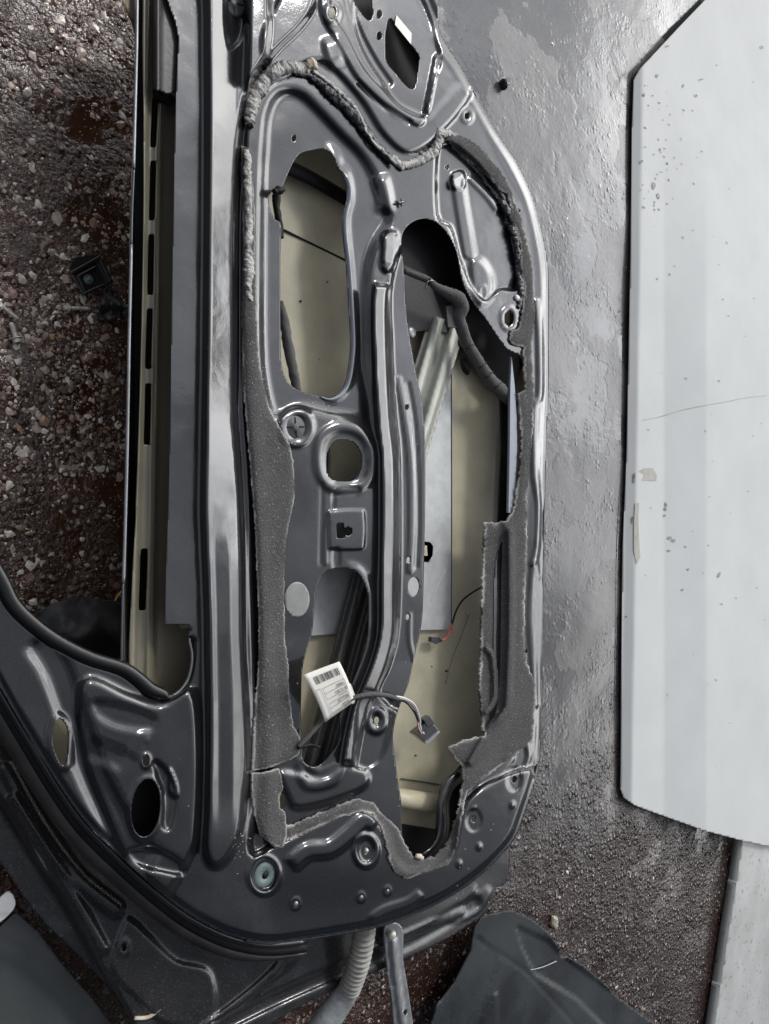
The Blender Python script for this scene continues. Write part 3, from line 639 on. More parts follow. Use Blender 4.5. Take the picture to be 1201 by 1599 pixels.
prism('speaker_shroud', [(600, 330), (740, 320), (770, 470), (820, 560), (796, 625), (770, 600), (690, 505), (664, 455), (640, 520), (600, 500)], Z0-.045, .003, M['void'], door)
prism('speaker_shroud', [(600, 400), (668, 430), (700, 520), (672, 515), (628, 520)], Z0-.044, .003, M['tape'], door)
prism('opening_shade', [(782, 600), (800, 605), (806, 700), (800, 820), (778, 822), (784, 700)], Z0-.030, .003, M['void'], door)  # black strip for the shade along the big opening's right side
prism('glass_channel', [(799, 556), (804, 600), (807, 650), (808, 700), (804, 770), (799, 801), (794, 801), (796, 700), (797, 600)], Z0-.012, .004, M['pale'], door)
prism('dark_block', [(625, 1288), (700, 1300), (700, 1360), (620, 1350)], Z0-.058, .02, M['void'], door)  # dark block at the lower end of the big opening
hl = HF(0); hl.ridge([(716, 1210), (700, 1225), (690, 1250), (690, 1290), (684, 1315), (664, 1336)], 12, 3, 12)
sheet('curled_flange', [(724, 1196), (706, 1208), (690, 1222), (682, 1250), (680, 1285), (680, 1310), (672, 1325), (652, 1338), (670, 1346), (696, 1335), (716, 1305), (726, 1250)], [], hl, M['paint'], door, step=3, z=Z0-.030)
for y in (1296, 1302): pass
lathe('cavity_grommet', unproj(640, 520, Z0-.04), [(.001, .004), (.006, .005), (.008, 0), (.008, -.01)], M['alu'], door)
for k, (x, y, r) in enumerate(((676, 1040, .0012), (698, 1048, .0016), (731, 958, .0022), (650, 1180, .001), (690, 1200, .0013), (470, 470, .0013), (500, 560, .0012), (512, 440, .001))):
    lathe('primer_blemish', unproj(x, y, Z0-.0655), [(.0002, .0006), (r, .0003), (r, -.003)], M['rubber'] if k % 2 else M['galv'], door, n=9)
tube('panel_seam', up_([(626, 1216), (690, 1226), (745, 1240)], Z0-.0655), .0009, M['beam_dark'], door, sides=6)
tube('panel_seam', up_([(705, 560), (705.5, 760), (705, 983)], Z0-.0595), .0007, M['beam_dark'], door, sides=6)
tube('plate_scratch', up_([(672, 940), (683, 915), (696, 890)], Z0-.0595), .0004, M['paper'], door, sides=5)
tube('plate_scratch', up_([(668, 880), (676, 868), (688, 850)], Z0-.0595), .0003, M['paper'], door, sides=5)
# small window clip on the plate
prism('window_clip', [(662, 845), (672, 846), (677, 853), (676, 868), (671, 879), (662, 878)], Z0-.060, .008, M['black'], door); prism('clip_insert', [(662, 852), (667, 852), (668, 868), (662, 868)], Z0-.058, .004, M['rust'], door)

# --- foam membrane
FOAM_IN = [(697, 217), (727, 247), (750, 268), (767, 280), (780, 296), (790, 300), (799, 323), (797, 340), (806, 360), (813, 383), (813, 417), (820, 450), (816, 480), (812, 510), (800, 517), (796, 530),
           (800, 538), (806, 540), (817, 541), (820, 608), (809, 614), (813, 649), (815, 692), (811, 736), (805, 780), (800, 803), (794, 811), (778, 817), (758, 815), (756, 867), (755, 900), (753, 958),
           (752, 1011), (749, 1067), (752, 1105), (755, 1134), (757, 1148), (725, 1157), (698, 1166), (711, 1184), (723, 1198), (724, 1212), (721, 1236), (714, 1271), (702, 1309), (693, 1324),
           (679, 1338), (661, 1343), (644, 1336), (637, 1322), (631, 1315), (622, 1293), (601, 1274), (584, 1254), (560, 1247), (540, 1254), (496, 1271), (446, 1292)]
FOAM_OUT = [(446, 1312), (490, 1293), (525, 1278), (566, 1266), (584, 1272), (598, 1296), (604, 1320), (610, 1345), (617, 1362), (632, 1374), (662, 1364), (700, 1350), (708, 1335), (714, 1309), (722, 1260), (731, 1236),
            (766, 1207), (799, 1185), (822, 1166), (834, 1143), (835, 1105), (835, 1064), (825, 1040), (819, 1002), (820, 900), (823, 867), (823, 765), (828, 722), (833, 663), (834, 605), (832, 546),
            (835, 488), (834, 433), (830, 400), (822, 367), (808, 322), (800, 300), (782, 267), (762, 240), (735, 218), (705, 207)]
hf2 = HF(0); hf2.fn(lambda X, Y: hp(X, Y)*1000)
hf2.fn(lambda X, Y: 11*sst((sdf(X, Y, H5)*-1)/25.)*0)
def foam_h(X, Y):
    h = hp(X, Y)*1000
    k = sdf(X, Y, H5) < 6
    h[k] = np.maximum(h[k], -13)
    return h
hf2 = HF(0); hf2.fn(foam_h)
hf2.ridge([(797, 830), (798, 960), (794, 1080), (790, 1110), (765, 1140), (735, 1190)], 7, 2, 9)
hf2.ridge([(760, 1012), (770, 1030), (772, 1090), (758, 1112)], 5, 1.5, 6)
hf2.plate([(758, 815), (785, 820), (786, 900), (780, 1100), (752, 1130)], -5, 14, .5)
sheet('foam_membrane', FOAM_IN+FOAM_OUT, [ell(821, 1018, 2, 3.5)], hf2, M['foam'], door, step=2.6, thick=.003, smooth_out=False, ragged=1.6, up=.0042, edgew=3.2, taperoff=.0015)
FL = [(377, 227), (378, 300), (380, 380), (378, 430), (377, 500), (381, 617), (391, 734), (398, 822), (404, 967), (404, 1017), (399, 1105), (395, 1203),
      (415, 1201), (438, 1192), (455, 1186), (467, 1178), (471, 1160), (467, 1150), (458, 1134), (451, 1075), (451, 1040), (445, 1002), (444, 909), (446, 851), (452, 813), (460, 778), (458, 719), (452, 693),
      (435, 664), (420, 634), (411, 602), (404, 558), (402, 500), (399, 400), (398, 330), (394, 270), (388, 232)]
def foam_l(X, Y):
    return np.maximum(hp(X, Y)*1000, -15)
hf3 = HF(0); hf3.fn(foam_l); hf3.fn(lambda X, Y: 4*np.exp(-((X-(395+np.clip(Y-600, 0, 500)*.05))/14.)**2))
sheet('foam_strip', FL, [], hf3, M['foam'], door, step=2.6, thick=.003, smooth_out=False, ragged=.9, up=.0045, edgew=2.2, taperoff=.0015)
FP = [(394, 1208), (415, 1206), (436, 1199), (440, 1215), (442, 1232), (436, 1242), (437, 1262), (446, 1268), (448, 1303), (442, 1325), (420, 1315), (406, 1306), (398, 1274), (394, 1236)]
sheet('foam_patch', FP, [], hf3, M['foam'], door, step=2.4, thick=.003, smooth_out=False, ragged=.9, up=.0045, edgew=2.0, taperoff=.0015)
M['lip'] = mat('pale_blue_lip', (.10, .11, .135, 1), .22, coat=1, coat_rough=.1, coat_ior=1.7)
LP = catmull([(535, 268), (541, 280), (545, 295), (545, 314), (539, 338), (539, 370), (545, 420), (550, 500), (551, 545), (545, 592), (534, 614), (517, 624), (500, 620)], False, 5)
tube('hole_lip', unproj(LP[:, 0], LP[:, 1], Z0+hp(LP[:, 0]+6, LP[:, 1])+.0005), list(np.interp(np.linspace(0, 1, len(LP)), [0, .08, .85, 1], [.001, .0034, .0032, .0008])), M['lip'], door, sides=12, n=1)
# --- sealant beads
def bead(name, pts, r, m, dz=.002, jitter=.25, flat=.7):
    Q = catmull(pts, False, 6) if len(pts) > 2 else np.array(pts, float)
    Q[:, 0] += vnoise(Q[:, 0]*3, Q[:, 1]*3, 11, 41)*3; z = Z0+hp(Q[:, 0], Q[:, 1])+dz
    P = unproj(Q[:, 0], Q[:, 1], z); rr = np.interp(np.linspace(0, 1, len(Q)), np.linspace(0, 1, len(r)), r)
    rr = rr*(1+.35*vnoise(Q[:, 0], Q[:, 1], 6, 42))
    return tube(name, P, list(rr), m, door, sides=18, n=4, jitter=jitter*.62, flat=flat)
bead('sealant_bead', [(390, 192), (392, 175), (396, 155), (408, 133), (422, 117), (440, 106), (462, 104), (478, 107), (487, 103)], [.006, .007, .0075, .007, .006, .0055, .005], M['butyl'])
bead('sealant_bead', [(383, 178), (388, 190), (395, 197)], [.004, .005, .003], M['butyl_black'])
bead('sealant_bead', [(462, 114), (485, 118), (505, 135), (525, 153), (545, 172), (565, 197), (585, 222), (600, 240), (612, 253)], [.002, .004, .006, .0065, .007, .0075, .0055, .005, .003], M['butyl_black'])
bead('sealant_bead', [(490, 110), (515, 130), (545, 158), (562, 180), (576, 212), (600, 238), (618, 256)], [.002, .0025, .003, .0028, .002, .002, .003], M['butyl'], dz=.006)
bead('sealant_bead', [(612, 245), (625, 257), (642, 256), (660, 248), (676, 238), (683, 222), (688, 209), (700, 208), (712, 212)], [.004, .005, .005, .0055, .006, .0065, .006, .004, .003], M['butyl'])
bead('sealant_bead', [(385, 235), (387, 270), (388, 310), (389, 350), (388, 395), (389, 425), (388, 455), (390, 468)], [.003, .004, .0045, .0045, .004, .006, .003, .0035], M['butyl'], dz=.007)
bead('sealant_bead', [(480, 104), (487, 98), (494, 108)], [.003, .005, .003], M['rust'], dz=.006)
bead('rust_patch', [(650, 1336), (655, 1338), (661, 1340)], [.002, .003, .002], M['rust'], dz=.006)
def chips(name, n, reg, m, rs):
    V = []; F = []
    for k in range(n):
        x, y = reg(rs); q = ell(x, y, rs.uniform(.35, .8), rs.uniform(.4, 1.4), rs.uniform(0, 3), 6)*1.0; q += np.array([[rs.uniform(-.4, .4), rs.uniform(-.5, .5)] for _ in range(6)])
        if max(float(-sdf(q[:1, 0], q[:1, 1], h)[0]) for h in HOLES) > -2: continue
        W_ = unproj(q[:, 0], q[:, 1], Z0+hp(q[:, 0], q[:, 1])+.0004); F.append(tuple(range(len(V), len(V)+6))[::-1]); V.extend(list(W_))
    return mesh_np(name, V, F, m, door, False)
rs2 = random.Random(9)
M['chip'] = mat('pale_chips', (.42, .41, .38, 1), .6, var=.5, var_scale=200, var_col=(.2, .2, .2, 1))
def reg_chip(r):
    k = r.random()
    if k < .25: a = catmull([(405, 560), (420, 630), (436, 664), (455, 695)], False, 12); p = a[r.randrange(len(a))]; return p[0]+r.gauss(3, 3), p[1]+r.gauss(0, 5)
    if k < .4: return r.gauss(500, 12), r.gauss(630, 9)
    if k < .55: return r.gauss(375, 12), r.uniform(1290, 1340)
    if k < .75: return r.uniform(700, 815), r.uniform(480, 1400) if r.random() < .2 else r.uniform(1200, 1420)
    return r.uniform(280, 840), r.uniform(50, 1430)
chips('paint_chips', 130, reg_chip, M['chip'], rs2)['kind'] = 'stuff'
tube('scratch', up_([(735, 955), (722, 990), (706, 1030), (696, 1068)], Z0-.0662), .0006, M['alu'], door, sides=5)
# glue ridge that the foam was torn from
def strip_line(name, pts, r, m, dz=.001):
    return bead(name, pts, [r, r], m, dz=dz, jitter=.1)
bead('exposed_edge', [(700, 220), (727, 250), (750, 272), (770, 300), (790, 325), (792, 345), (802, 365), (808, 390), (808, 418), (814, 450), (809, 480)], [.003, .004, .005, .006, .007, .006, .006, .005, .005, .006, .004], M['butyl_black'], dz=0)
# --- plugs, grommets, rivets
def onp(x, y, dz=0): return unproj(x, y, Z0+float(hp(np.array([float(x)]), np.array([float(y)]))[0])+dz)
def grommet(x, y, r):
    c = onp(x, y, .001)
    g = lathe('grommet', c, [(.0005, .0015), (r*.25, .0022), (r*.3, .001), (r*.8, .0012), (r, -.0005), (r, -.004)], M['grommet'], door)
    for k in range(4):
        a = k*math.pi/2+.1; d = np.array([math.cos(a), math.sin(a), 0])
        tube('slit', [c+d*r*.3+[0, 0, .0013], c+d*r*.78+[0, 0, .0011]], .0009, M['void'], g, sides=6)
grommet(461, 667, .0138); grommet(364, 4, .0138)
def plug(x, y, r, m, hole=True):
    c = onp(x, y, .0005); g = lathe('plug', c, [(r*.28, -.001), (r*.3, .0018), (r*.85, .0015), (r, 0), (r, -.003)], m, door)
    if hole: lathe('plug_hole', c+[0, 0, .0019], [(.0001, 0), (r*.27, 0), (r*.27, -.002)], M['void'], g)
plug(413, 1366, .0135, M['plug'])
M['disc'] = mat('grey_disc', (.24, .245, .235, 1), .5, var=.4, var_scale=60, var_col=(.12, .125, .12, 1), speck=(500, .3, (.3, .3, .3, 1)))
def decal0(name, pts, m, dz=.0008):
    return sheet(name, pts, [], hp, m, door, step=4, thick=.0006, up=dz)
decal0('cover_disc', ell(464, 936, 19.5, 27.5), M['disc'])
for x, y, r in ((462, 1411, .003), (564, 1401, .0028), (605, 1391, .0026)): lathe('rivet', onp(x, y), [(.0002, .002), (r*.6, .0018), (r, .0003), (r, -.002)], M['alu'], door)
lathe('white_cap', onp(808, 465, .002), [(.0004, .002), (.003, .0017), (.0042, 0), (.0042, -.002)], M['white_plastic'], door)
for x, y in ((572, 1328),): lathe('rivet', onp(x, y, .0), [(.0002, .0025), (.002, .002), (.0028, 0), (.0028, -.003)], M['steel'], door)
tube('clip_pin', [onp(621, 317, .003), onp(632, 315, .004)], .0014, M['black'], door, sides=8); tube('clip_pin', [onp(627, 310, .004), onp(627, 322, .003)], .0012, M['black'], door, sides=8)
# sticker on the bracket
def decal(name, pts, m, dz=.0008, parent=door):
    P = [onp(x, y, dz) for x, y in pts]; n = len(P); V = P+[p-np.array([0, 0, .0006]) for p in P]
    F = [tuple(range(n))[::-1], tuple(range(n, 2*n))]+[(i, (i+1) % n, (i+1) % n+n, i+n) for i in range(n)]
    return mesh_np(name, V, F, m, parent, False)
decal('sticker', [(619, 23), (643, 52), (642, 69), (617, 38)], M['sticker'], .0012)
# --- wiring
zc = Z0-.004
tube('wiring_loom', up_([(632, 423, Z0-.02), (650, 430, Z0-.016), (668, 437, Z0-.012), (680, 447, Z0-.01), (700, 458, Z0-.008), (715, 467, Z0-.006), (720, 480, Z0-.008), (716, 497, Z0-.012), (722, 515, Z0-.014), (730, 537, Z0-.016), (743, 560, Z0-.018), (756, 580, Z0-.018), (768, 596, Z0-.02), (785, 612, Z0-.024), (800, 632, Z0-.03)], 0),
     [.0035, .0042, .0045, .005, .0075, .010, .0105, .009, .008, .0078, .0085, .0085, .009, .0095, .0080], M['tape'], door, sides=16, n=8, jitter=.05)
prism('loom_tag', [(697, 478), (716, 474), (722, 505), (718, 512), (700, 511)], Z0-.012, .002, M['tape'], door)
for a, b in (((700, 449), (704, 468)), ((727, 545), (740, 538)), ((747, 575), (760, 566)), ((757, 591), (770, 580)), ((772, 606), (784, 596)), ((672, 434), (669, 444))):
    tube('tape_edge', up_([(*a, Z0-.008), ((a[0]+b[0])/2+1, (a[1]+b[1])/2+1, Z0-.002), (*b, Z0-.008)], 0), .0007, M['void'], door, sides=6)
tube('zip_tie', up_([(664, 452, Z0-.012), (668, 440, Z0-.006), (676, 438, Z0-.006), (680, 444, Z0-.012)], 0), .001, M['alu'], door, sides=6)
tube('loom_clip', up_([(722, 560, Z0-.03), (727, 574, Z0-.028), (730, 584, Z0-.03)], 0), [.004, .006, .003], M['void'], door)
tube('wiring_loom', up_([(436, 300), (432, 305), (432, 325), (437, 350), (440, 372)], Z0-.026), [.003, .0045, .004, .0035, .0025], M['void'], door, jitter=.08)
tube('loom_clip', up_([(428, 300), (436, 297), (444, 296)], Z0-.012), [.003, .004, .002], M['void'], door, jitter=.2)
tube('wiring_loom', up_([(438, 470), (444, 500), (450, 540), (458, 580), (464, 612)], Z0-.028), [.003, .005, .006, .0055, .005], M['tape'], door, jitter=.12)
tube('wiring_loom', up_([(510, 690), (512, 715), (510, 745)], Z0-.03), [.002, .004, .003], M['void'], door)
# label cable and connector
tube('cable', up_([(466, 1166, Z0-.004), (485, 1145, Z0-.002), (510, 1118, Z0+.002), (530, 1105, Z0+.006), (548, 1092, Z0+.010), (565, 1086, Z0+.012), (585, 1084, Z0+.012), (605, 1086, Z0+.010), (622, 1092, Z0+.004)], 0),
     [.0024, .0032, .0026, .0022, .0022, .0028, .003, .0028, .0026], M['tape'], door, jitter=.06)
tube('cable', up_([(466, 1166), (485, 1164), (500, 1166)], Z0-.006), [.003, .002, .001], M['void'], door, jitter=.3)
wires = [('white_wire', 0, M['white_wire']), ('blue', 1, M['flange']), ('bk', 2, M['void'])]
for off, m in ((-2.5, M['white_wire']), (0, M['alu']), (2.6, M['void'])):
    tube('wire', up_([(618-off*.2, 1090+off, Z0+.006), (632, 1093+off*1.1, Z0+.004), (644-off, 1102+off, Z0), (651-off, 1115, Z0-.006), (655-off*.6, 1128, Z0-.012)], 0), .0011, m, door, sides=8)
for off, m in ((-1.5, M['pink']), (1.8, M['white_wire'])):
    tube('wire', up_([(653+off, 1122, Z0-.010), (655+off, 1136, Z0-.014), (660+off, 1146, Z0-.016)], 0), .0011, m, door, sides=8)
cn = prism('connector', [(648, 1146), (663, 1134), (675, 1128), (688, 1143), (669, 1163)], Z0-.016, .012, M['black'], door, .001)
for k in range(4):
    t = k/4; prism('connector_rib', [(657+t*14, 1135-t*9), (660+t*14, 1132.5-t*9), (664+t*14, 1140-t*9), (661+t*14, 1142.5-t*9)], Z0-.0135, .004, M['plastic_trim'], cn, 0)
prism('connector_hood', [(661, 1124), (672, 1118), (680, 1130), (668, 1137)], Z0-.013, .009, M['black'], cn, .001)
prism('connector_edge', [(664, 1159), (686, 1141), (688, 1143), (668, 1163)], Z0-.0145, .003, M['alu'], cn, 0)
tube('wire', up_([(756, 915), (738, 925), (722, 938), (712, 955), (706, 975)], Z0-.05), .0013, M['void'], door, sides=8)
tube('wire', up_([(706, 974), (702, 985), (697, 996), (690, 1000)], Z0-.05), .0012, M['red'], door, sides=8)
prism('small_connector', [(674, 995), (688, 996), (690, 1002), (682, 1006), (673, 1002)], Z0-.052, .006, M['black'], door, .0005)
# paper label with print
def label():
    A = unproj(474, 1054, Z0+.018); B = unproj(530, 1033, Z0+.020); C_ = unproj(553, 1096, Z0+.010); D = unproj(508, 1128, Z0+.008)
    V = []; F = []; n = 10
    for j in range(n+1):
        for i in range(n+1):
            u, v = i/n, j/n; p = A*(1-u)*(1-v)+B*u*(1-v)+C_*u*v+D*(1-u)*v
            V.append(p+np.array([0, 0, .004*math.sin(v*math.pi)-.002*u*(1-u)]))
    for j in range(n):
        for i in range(n): a = j*(n+1)+i; F.append((a, a+n+1, a+n+2, a+1))
    o = mesh_np('paper_label', V, F, M['paper'], door); s = o.modifiers.new('thickness', 'SOLIDIFY'); s.thickness = .0003; s.offset = -1
    def at(u, v, dz=.0006):
        p = A*(1-u)*(1-v)+B*u*(1-v)+C_*u*v+D*(1-u)*v; return p+np.array([0, 0, .004*math.sin(v*math.pi)-.002*u*(1-u)+dz])
    Vv, Ff = [], []
    def quad(u0, v0, u1, v1):
        k = max(1, int(abs(v1-v0)/.12)); kk = max(1, int(abs(u1-u0)/.12))
        for a in range(k):
            for b in range(kk):
                i = len(Vv); ua, ub = u0+(u1-u0)*b/kk, u0+(u1-u0)*(b+1)/kk; va, vb = v0+(v1-v0)*a/k, v0+(v1-v0)*(a+1)/k
                Vv.extend([at(ua, va), at(ub, va), at(ub, vb), at(ua, vb)]); Ff.append((i, i+3, i+2, i+1))
    u = .18
    while u < .86:
        w = random.choice((.008, .012, .02)); quad(u, .10, u+w, .25); u += w+random.choice((.008, .012, .022))
    t = .006
    def box(u0, v0, u1, v1):
        quad(u0, v0, u1, v0+t); quad(u0, v1, u1, v1+t); quad(u0, v0, u0+t, v1); quad(u1, v0, u1+t, v1)
    box(.08, .34, .20, .99); box(.26, .36, .90, .475); box(.26, .475, .90, .60); box(.26, .70, .90, .80); box(.26, .80, .90, .92)
    mesh_np('label_print', Vv, Ff, M['ink'], o, False)
    # the small print stands upside down on the paper
    for txt, u, v, sz in (('1000001', .84, .46, .085), ('26 10 2011', .88, .585, .10), ('LEITUNGSSATZ', .86, .665, .05), ('4027712A', .86, .785, .10), ('5003061', .84, .905, .085), ('SATZ-NR', .84, .965, .05)):
        cu = bpy.data.curves.new('t', 'FONT'); cu.body = txt; cu.size = 1; to = bpy.data.objects.new('t', cu); COL.objects.link(to)
        bpy.context.view_layer.update(); me = bpy.data.meshes.new_from_object(to); bpy.data.objects.remove(to)
        vv = np.array([q.co[:] for q in me.vertices]); u += .03; ff = [tuple(p.vertices) for p in me.polygons]
        W_ = [at(u-x*sz*.85, v-y*sz*.95, .0007) for x, y, _ in vv]
        mesh_np('label_print', W_, ff, M['ink'], o, False); bpy.data.meshes.remove(me)
    prism('label_tail', [(541, 1064), (548, 1068), (556, 1090), (553, 1098), (546, 1100)], Z0+.009, .0006, M['paper'], door, 0)
label()
# --- seal along the lower left edge
def off(P, d):
    P = np.array(P, float); T = np.gradient(P, axis=0); n = np.stack([T[:, 1], -T[:, 0]], 1); n /= np.linalg.norm(n, axis=1)[:, None]+1e-9
    return P+n*d
edge = [(-60, 975), (10, 1095), (50, 1162), (92, 1230), (133, 1287), (190, 1344), (240, 1389), (290, 1428), (344, 1457), (387, 1470), (425, 1474), (475, 1469)]
sg = -1
E1 = catmull(edge, False, 4)
tube('edge_hem', up_(off(E1, -1), Z0-.012), .0035, M['paint'], door, sides=10, n=1)
E2 = catmull(OUT_R[:28], False, 3); E2[:, 0] -= 2.5
tube('edge_hem', unproj(E2[:, 0], E2[:, 1], Z0+hp(E2[:, 0]-4, E2[:, 1])-.0035), .0022, M['paint_dirty'], door, sides=8, n=1)
tube('rubber_seal', up_(off(E1, -9), Z0-.020), .0060, M['void'], door, sides=12, n=1)
tube('rubber_seal', up_(off(E1, -20), Z0-.026), list(np.interp(np.arange(len(E1)), [0, len(E1)*.75, len(E1)-1], [.010, .008, .002])), M['rubber'], door, sides=14, n=1)
tube('window_seal', up_([(x, y-1) for x, y in OPEN[:10]]+[(262, 1088), (272, 1086)], Z0+.001), [.0062]*9+[.005, .003, .001], M['gloss_rubber'], door, sides=14, n=4, flat=.8)
tube('opening_bead', up_([(298, 984), (296, 1000), (300, 1020), (299, 1040), (292, 1064), (277, 1082), (262, 1088)], Z0-.003), .0012, M['alu'], door, sides=8)
# --- hose and check strap
nh = 130
cp = catmull([(570, 1440, Z0-.045), (567, 1470, Z0-.05), (561, 1500, Z0-.055), (553, 1525, Z0-.062), (545, 1545, Z0-.07)], False, nh//4)
tube('hose', [unproj(p[0], p[1], p[2]) for p in cp], .0130, M['hose'], door, sides=20, n=1, wiggle=lambda i: 1+.11*np.sin(i*2*math.pi*15/len(cp)))
M['sleeve'] = mat('worn_pale_sleeve', (.36, .38, .38, 1), .4, var=.8, var_scale=45, var_col=(.14, .15, .15, 1), bump=.001, bump_scale=120)
tube('hose_sleeve', up_([(548, 1538, Z0-.068), (540, 1552, Z0-.075), (524, 1575, Z0-.085), (500, 1610, Z0-.095), (480, 1650, Z0-.1)], 0), [.0135, .0165, .0185, .0195, .02], M['sleeve'], door, sides=20, flat=.8)
hk = HF(0); hk.ridge([(614, 1470), (620, 1530), (630, 1600)], 4, 3, 7); hk.ridge([(607, 1470), (613, 1540)], -2, 1, 4)
sheet('check_strap', [(602, 1446), (628, 1448), (630, 1500), (638, 1550), (648, 1640), (622, 1640), (612, 1560), (604, 1500)], [ell(633, 1581, 3, 5)], hk, M['alu'], door, step=3, z=Z0-.07, thick=.004)
lathe('strap_rivet', unproj(613, 1461, Z0-.062), [(.0003, .003), (.004, .0025), (.006, 0), (.006, -.004)], M['steel'], door)

# ================================================================== BODY PANEL UNDER THE DOOR
und = thing('body_panel', 'scuffed black car body panel lying under the lower end of the car door', 'car panel', tuple(unproj(400, 1500, .03)))
UP = [(-60, 1090), (0, 1090), (100, 1240), (200, 1350), (340, 1440), (480, 1440), (640, 1400), (760, 1290), (794, 1318), (792, 1375), (773, 1387), (770, 1408), (752, 1430), (736, 1442), (700, 1465), (650, 1489), (602, 1511), (548, 1536), (487, 1562),
      (425, 1599), (370, 1640), (240, 1700), (213, 1612), (150, 1520), (60, 1430), (0, 1345), (-60, 1250)]
hu = HF(0)
L2 = [(-60, 1150), (0, 1243), (60, 1340), (110, 1417), (155, 1500), (205, 1590), (240, 1660)]
hu.plate([(-60, 1155), (0, 1243), (60, 1340), (110, 1417), (155, 1500), (205, 1590), (240, 1720), (0, 1720), (-90, 1500)], -26, 16, .2)
hu.ridge([(20, 1250), (70, 1330), (110, 1390), (160, 1480)], 5, 4, 14); hu.ridge([(10, 1200), (60, 1290), (120, 1370), (180, 1420)], 6, 5, 18)
hu.plate([(195, 1440), (210, 1440), (232, 1460), (275, 1500), (330, 1520), (330, 1600), (260, 1600), (215, 1560), (175, 1510)], 4, 8, .5)
hu.lip(ell(194, 1480, 6, 11), 3, 5, False)
hu.ridge([(300, 1620), (380, 1560), (430, 1515), (450, 1480), (470, 1466)], 4, 3, 10); hu.plate([(440, 1478), (470, 1470), (462, 1500), (440, 1520), (425, 1525), (434, 1500)], 3, 8, .5)
hu.ridge([(330, 1610), (430, 1560), (520, 1520), (640, 1470), (740, 1410)], -5, 4, 16); hu.ridge([(590, 1480), (660, 1450), (720, 1425)], 4, 3, 10)
hu.plate([(738, 1385), (745, 1395), (760, 1385), (766, 1400), (740, 1430), (700, 1440)], 2, 6, .5)
hu.fn(lambda X, Y: -22*sst((X-560)/260.)+vnoise(X, Y, 80, 51)*2.5+vnoise(X, Y, 24, 52)*.6)
sheet('panel_skin', UP, [ell(194, 1480, 3, 7), ell(449, 1489, 2.5, 4)], hu, M['paint_dirty'], und, step=4, z=.088, thick=.0015)
lathe('screw', unproj(448, 1489, .094), [(.0003, .002), (.003, .0015), (.0045, 0), (.0045, -.003)], M['alu'], und)
tube('panel_lip', up_([(210, 1590), (232, 1588), (250, 1575)], .09), .002, M['rust'], und, sides=8)

# ================================================================== WHITE PANELS
wp = thing('body_panel', 'large white painted car panel with creased folded edge, dirt flecks and scuffs', 'car panel', tuple(unproj(1150, 700, .02)))
WP = [(1140, -40), (1105, -4), (1058, 45), (1020, 86), (999, 108), (990, 124), (987, 200), (985, 400), (979, 700), (973, 850), (971, 1000), (970, 1150), (969, 1232), (974, 1246), (992, 1258), (1030, 1272),
      (1100, 1297), (1160, 1313), (1220, 1326), (1400, 1350), (1400, -60), (1200, -100)]
hwp = HF(0)
hwp.fn(lambda X, Y: -12*(1-np.clip((X-(986-(Y-100)*.0155))/18., 0, 1)))
hwp.fn(lambda X, Y: 20*np.clip((X-1103)/66., -1, 0)*sst((Y-60)/500.)-20*(1-sst((Y-60)/500.))+vnoise(X, Y, 300, 61)*3)
hwp.fn(lambda X, Y: np.where(X < 1103, 22*(1-sst((X-1000)/40.))*0, 0))
sheet('panel_skin', WP, [], hwp, M['white_paint'], wp, step=3, z=.038, thick=.0015, smooth_out=False)
if False: prism('panel_core', [(1120, 0), (1065, 55), (1008, 112), (996, 200), (992, 500), (984, 800), (978, 1100), (976, 1232), (1010, 1256), (1100, 1286), (1220, 1318), (1390, 1330), (1390, -40)], .004, .003, M['black'], wp, 0)
tube('panel_dark_line', up_([(1001, 106), (990, 124), (986.5, 200), (984.5, 400), (978, 700), (972, 850), (970, 1000), (969, 1150), (968, 1232)], .006), .0009, M['void'], wp, sides=6)  # thin dark line along the panel's left edge
def onw(x, y, dz=.0004):
    return unproj(x, y, .0385+float(hwp(np.array([float(x)]), np.array([float(y)]))[0])+dz)
def smear(name, pts, m):
    P = [onw(x, y) for x, y in pts]; c = sum(P)/len(P); n = len(P)
    mesh_np(name, [c]+P, [(0, i+1, (i+1) % n+1) for i in range(n)], m, wp)
M['scuff'] = mat('scuff_grey', (.12, .12, .11, 1), .6, var=.9, var_scale=90, var_col=(.36, .37, .36, 1)); M['tape_stain'] = mat('tape_stain', (.40, .38, .33, 1), .6, var=.6, var_scale=60, var_col=(.3, .28, .25, 1))
smear('tape_mark', [(991, 739), (1000, 735), (1006, 731), (1020, 731), (1026, 742), (1025, 751), (1010, 750), (991, 753)], M['tape_stain'])
smear('dirt_mark', [(989, 740), (992, 738), (992, 753), (989, 754)], M['scuff'])
smear('tape_mark', [(992, 786), (998, 785), (997, 820), (998, 840), (1000, 870), (994, 882), (990, 860), (990, 820)], M['tape_stain'])
for x, y, a, b in ((1040, 788, 2, 4), (1039, 795, 2.5, 3), (1038, 805, 2, 2), (1046, 840, 3.5, 2.5), (1052, 844, 3.2, 2.4), (1045, 860, 3, 1.6), (1189, 74, 3.4, 3), (1087, 149, 2.8, 2), (988, 812, 1.6, 6), (1123, 898, 2, 5), (1066, 921, 2, 1.6),
                   (1042, 72, 4, 1.6), (1095, 124, 4, 1.2), (1067, 134, 1.6, 3), (1002, 252, 3, 2), (1006, 148, 2, 3), (1021, 290, 3, 6), (1028, 306, 2.4, 5), (1026, 118, 2, 3), (978, 963, 1.6, 1.6), (1176, 128, 1.5, 1), (1075, 889, 1.6, 2)):
    smear('dirt_mark', ell(x, y, a, b, random.uniform(-.5, .5), 9)*1.0, M['scuff'])
rs = random.Random(5)
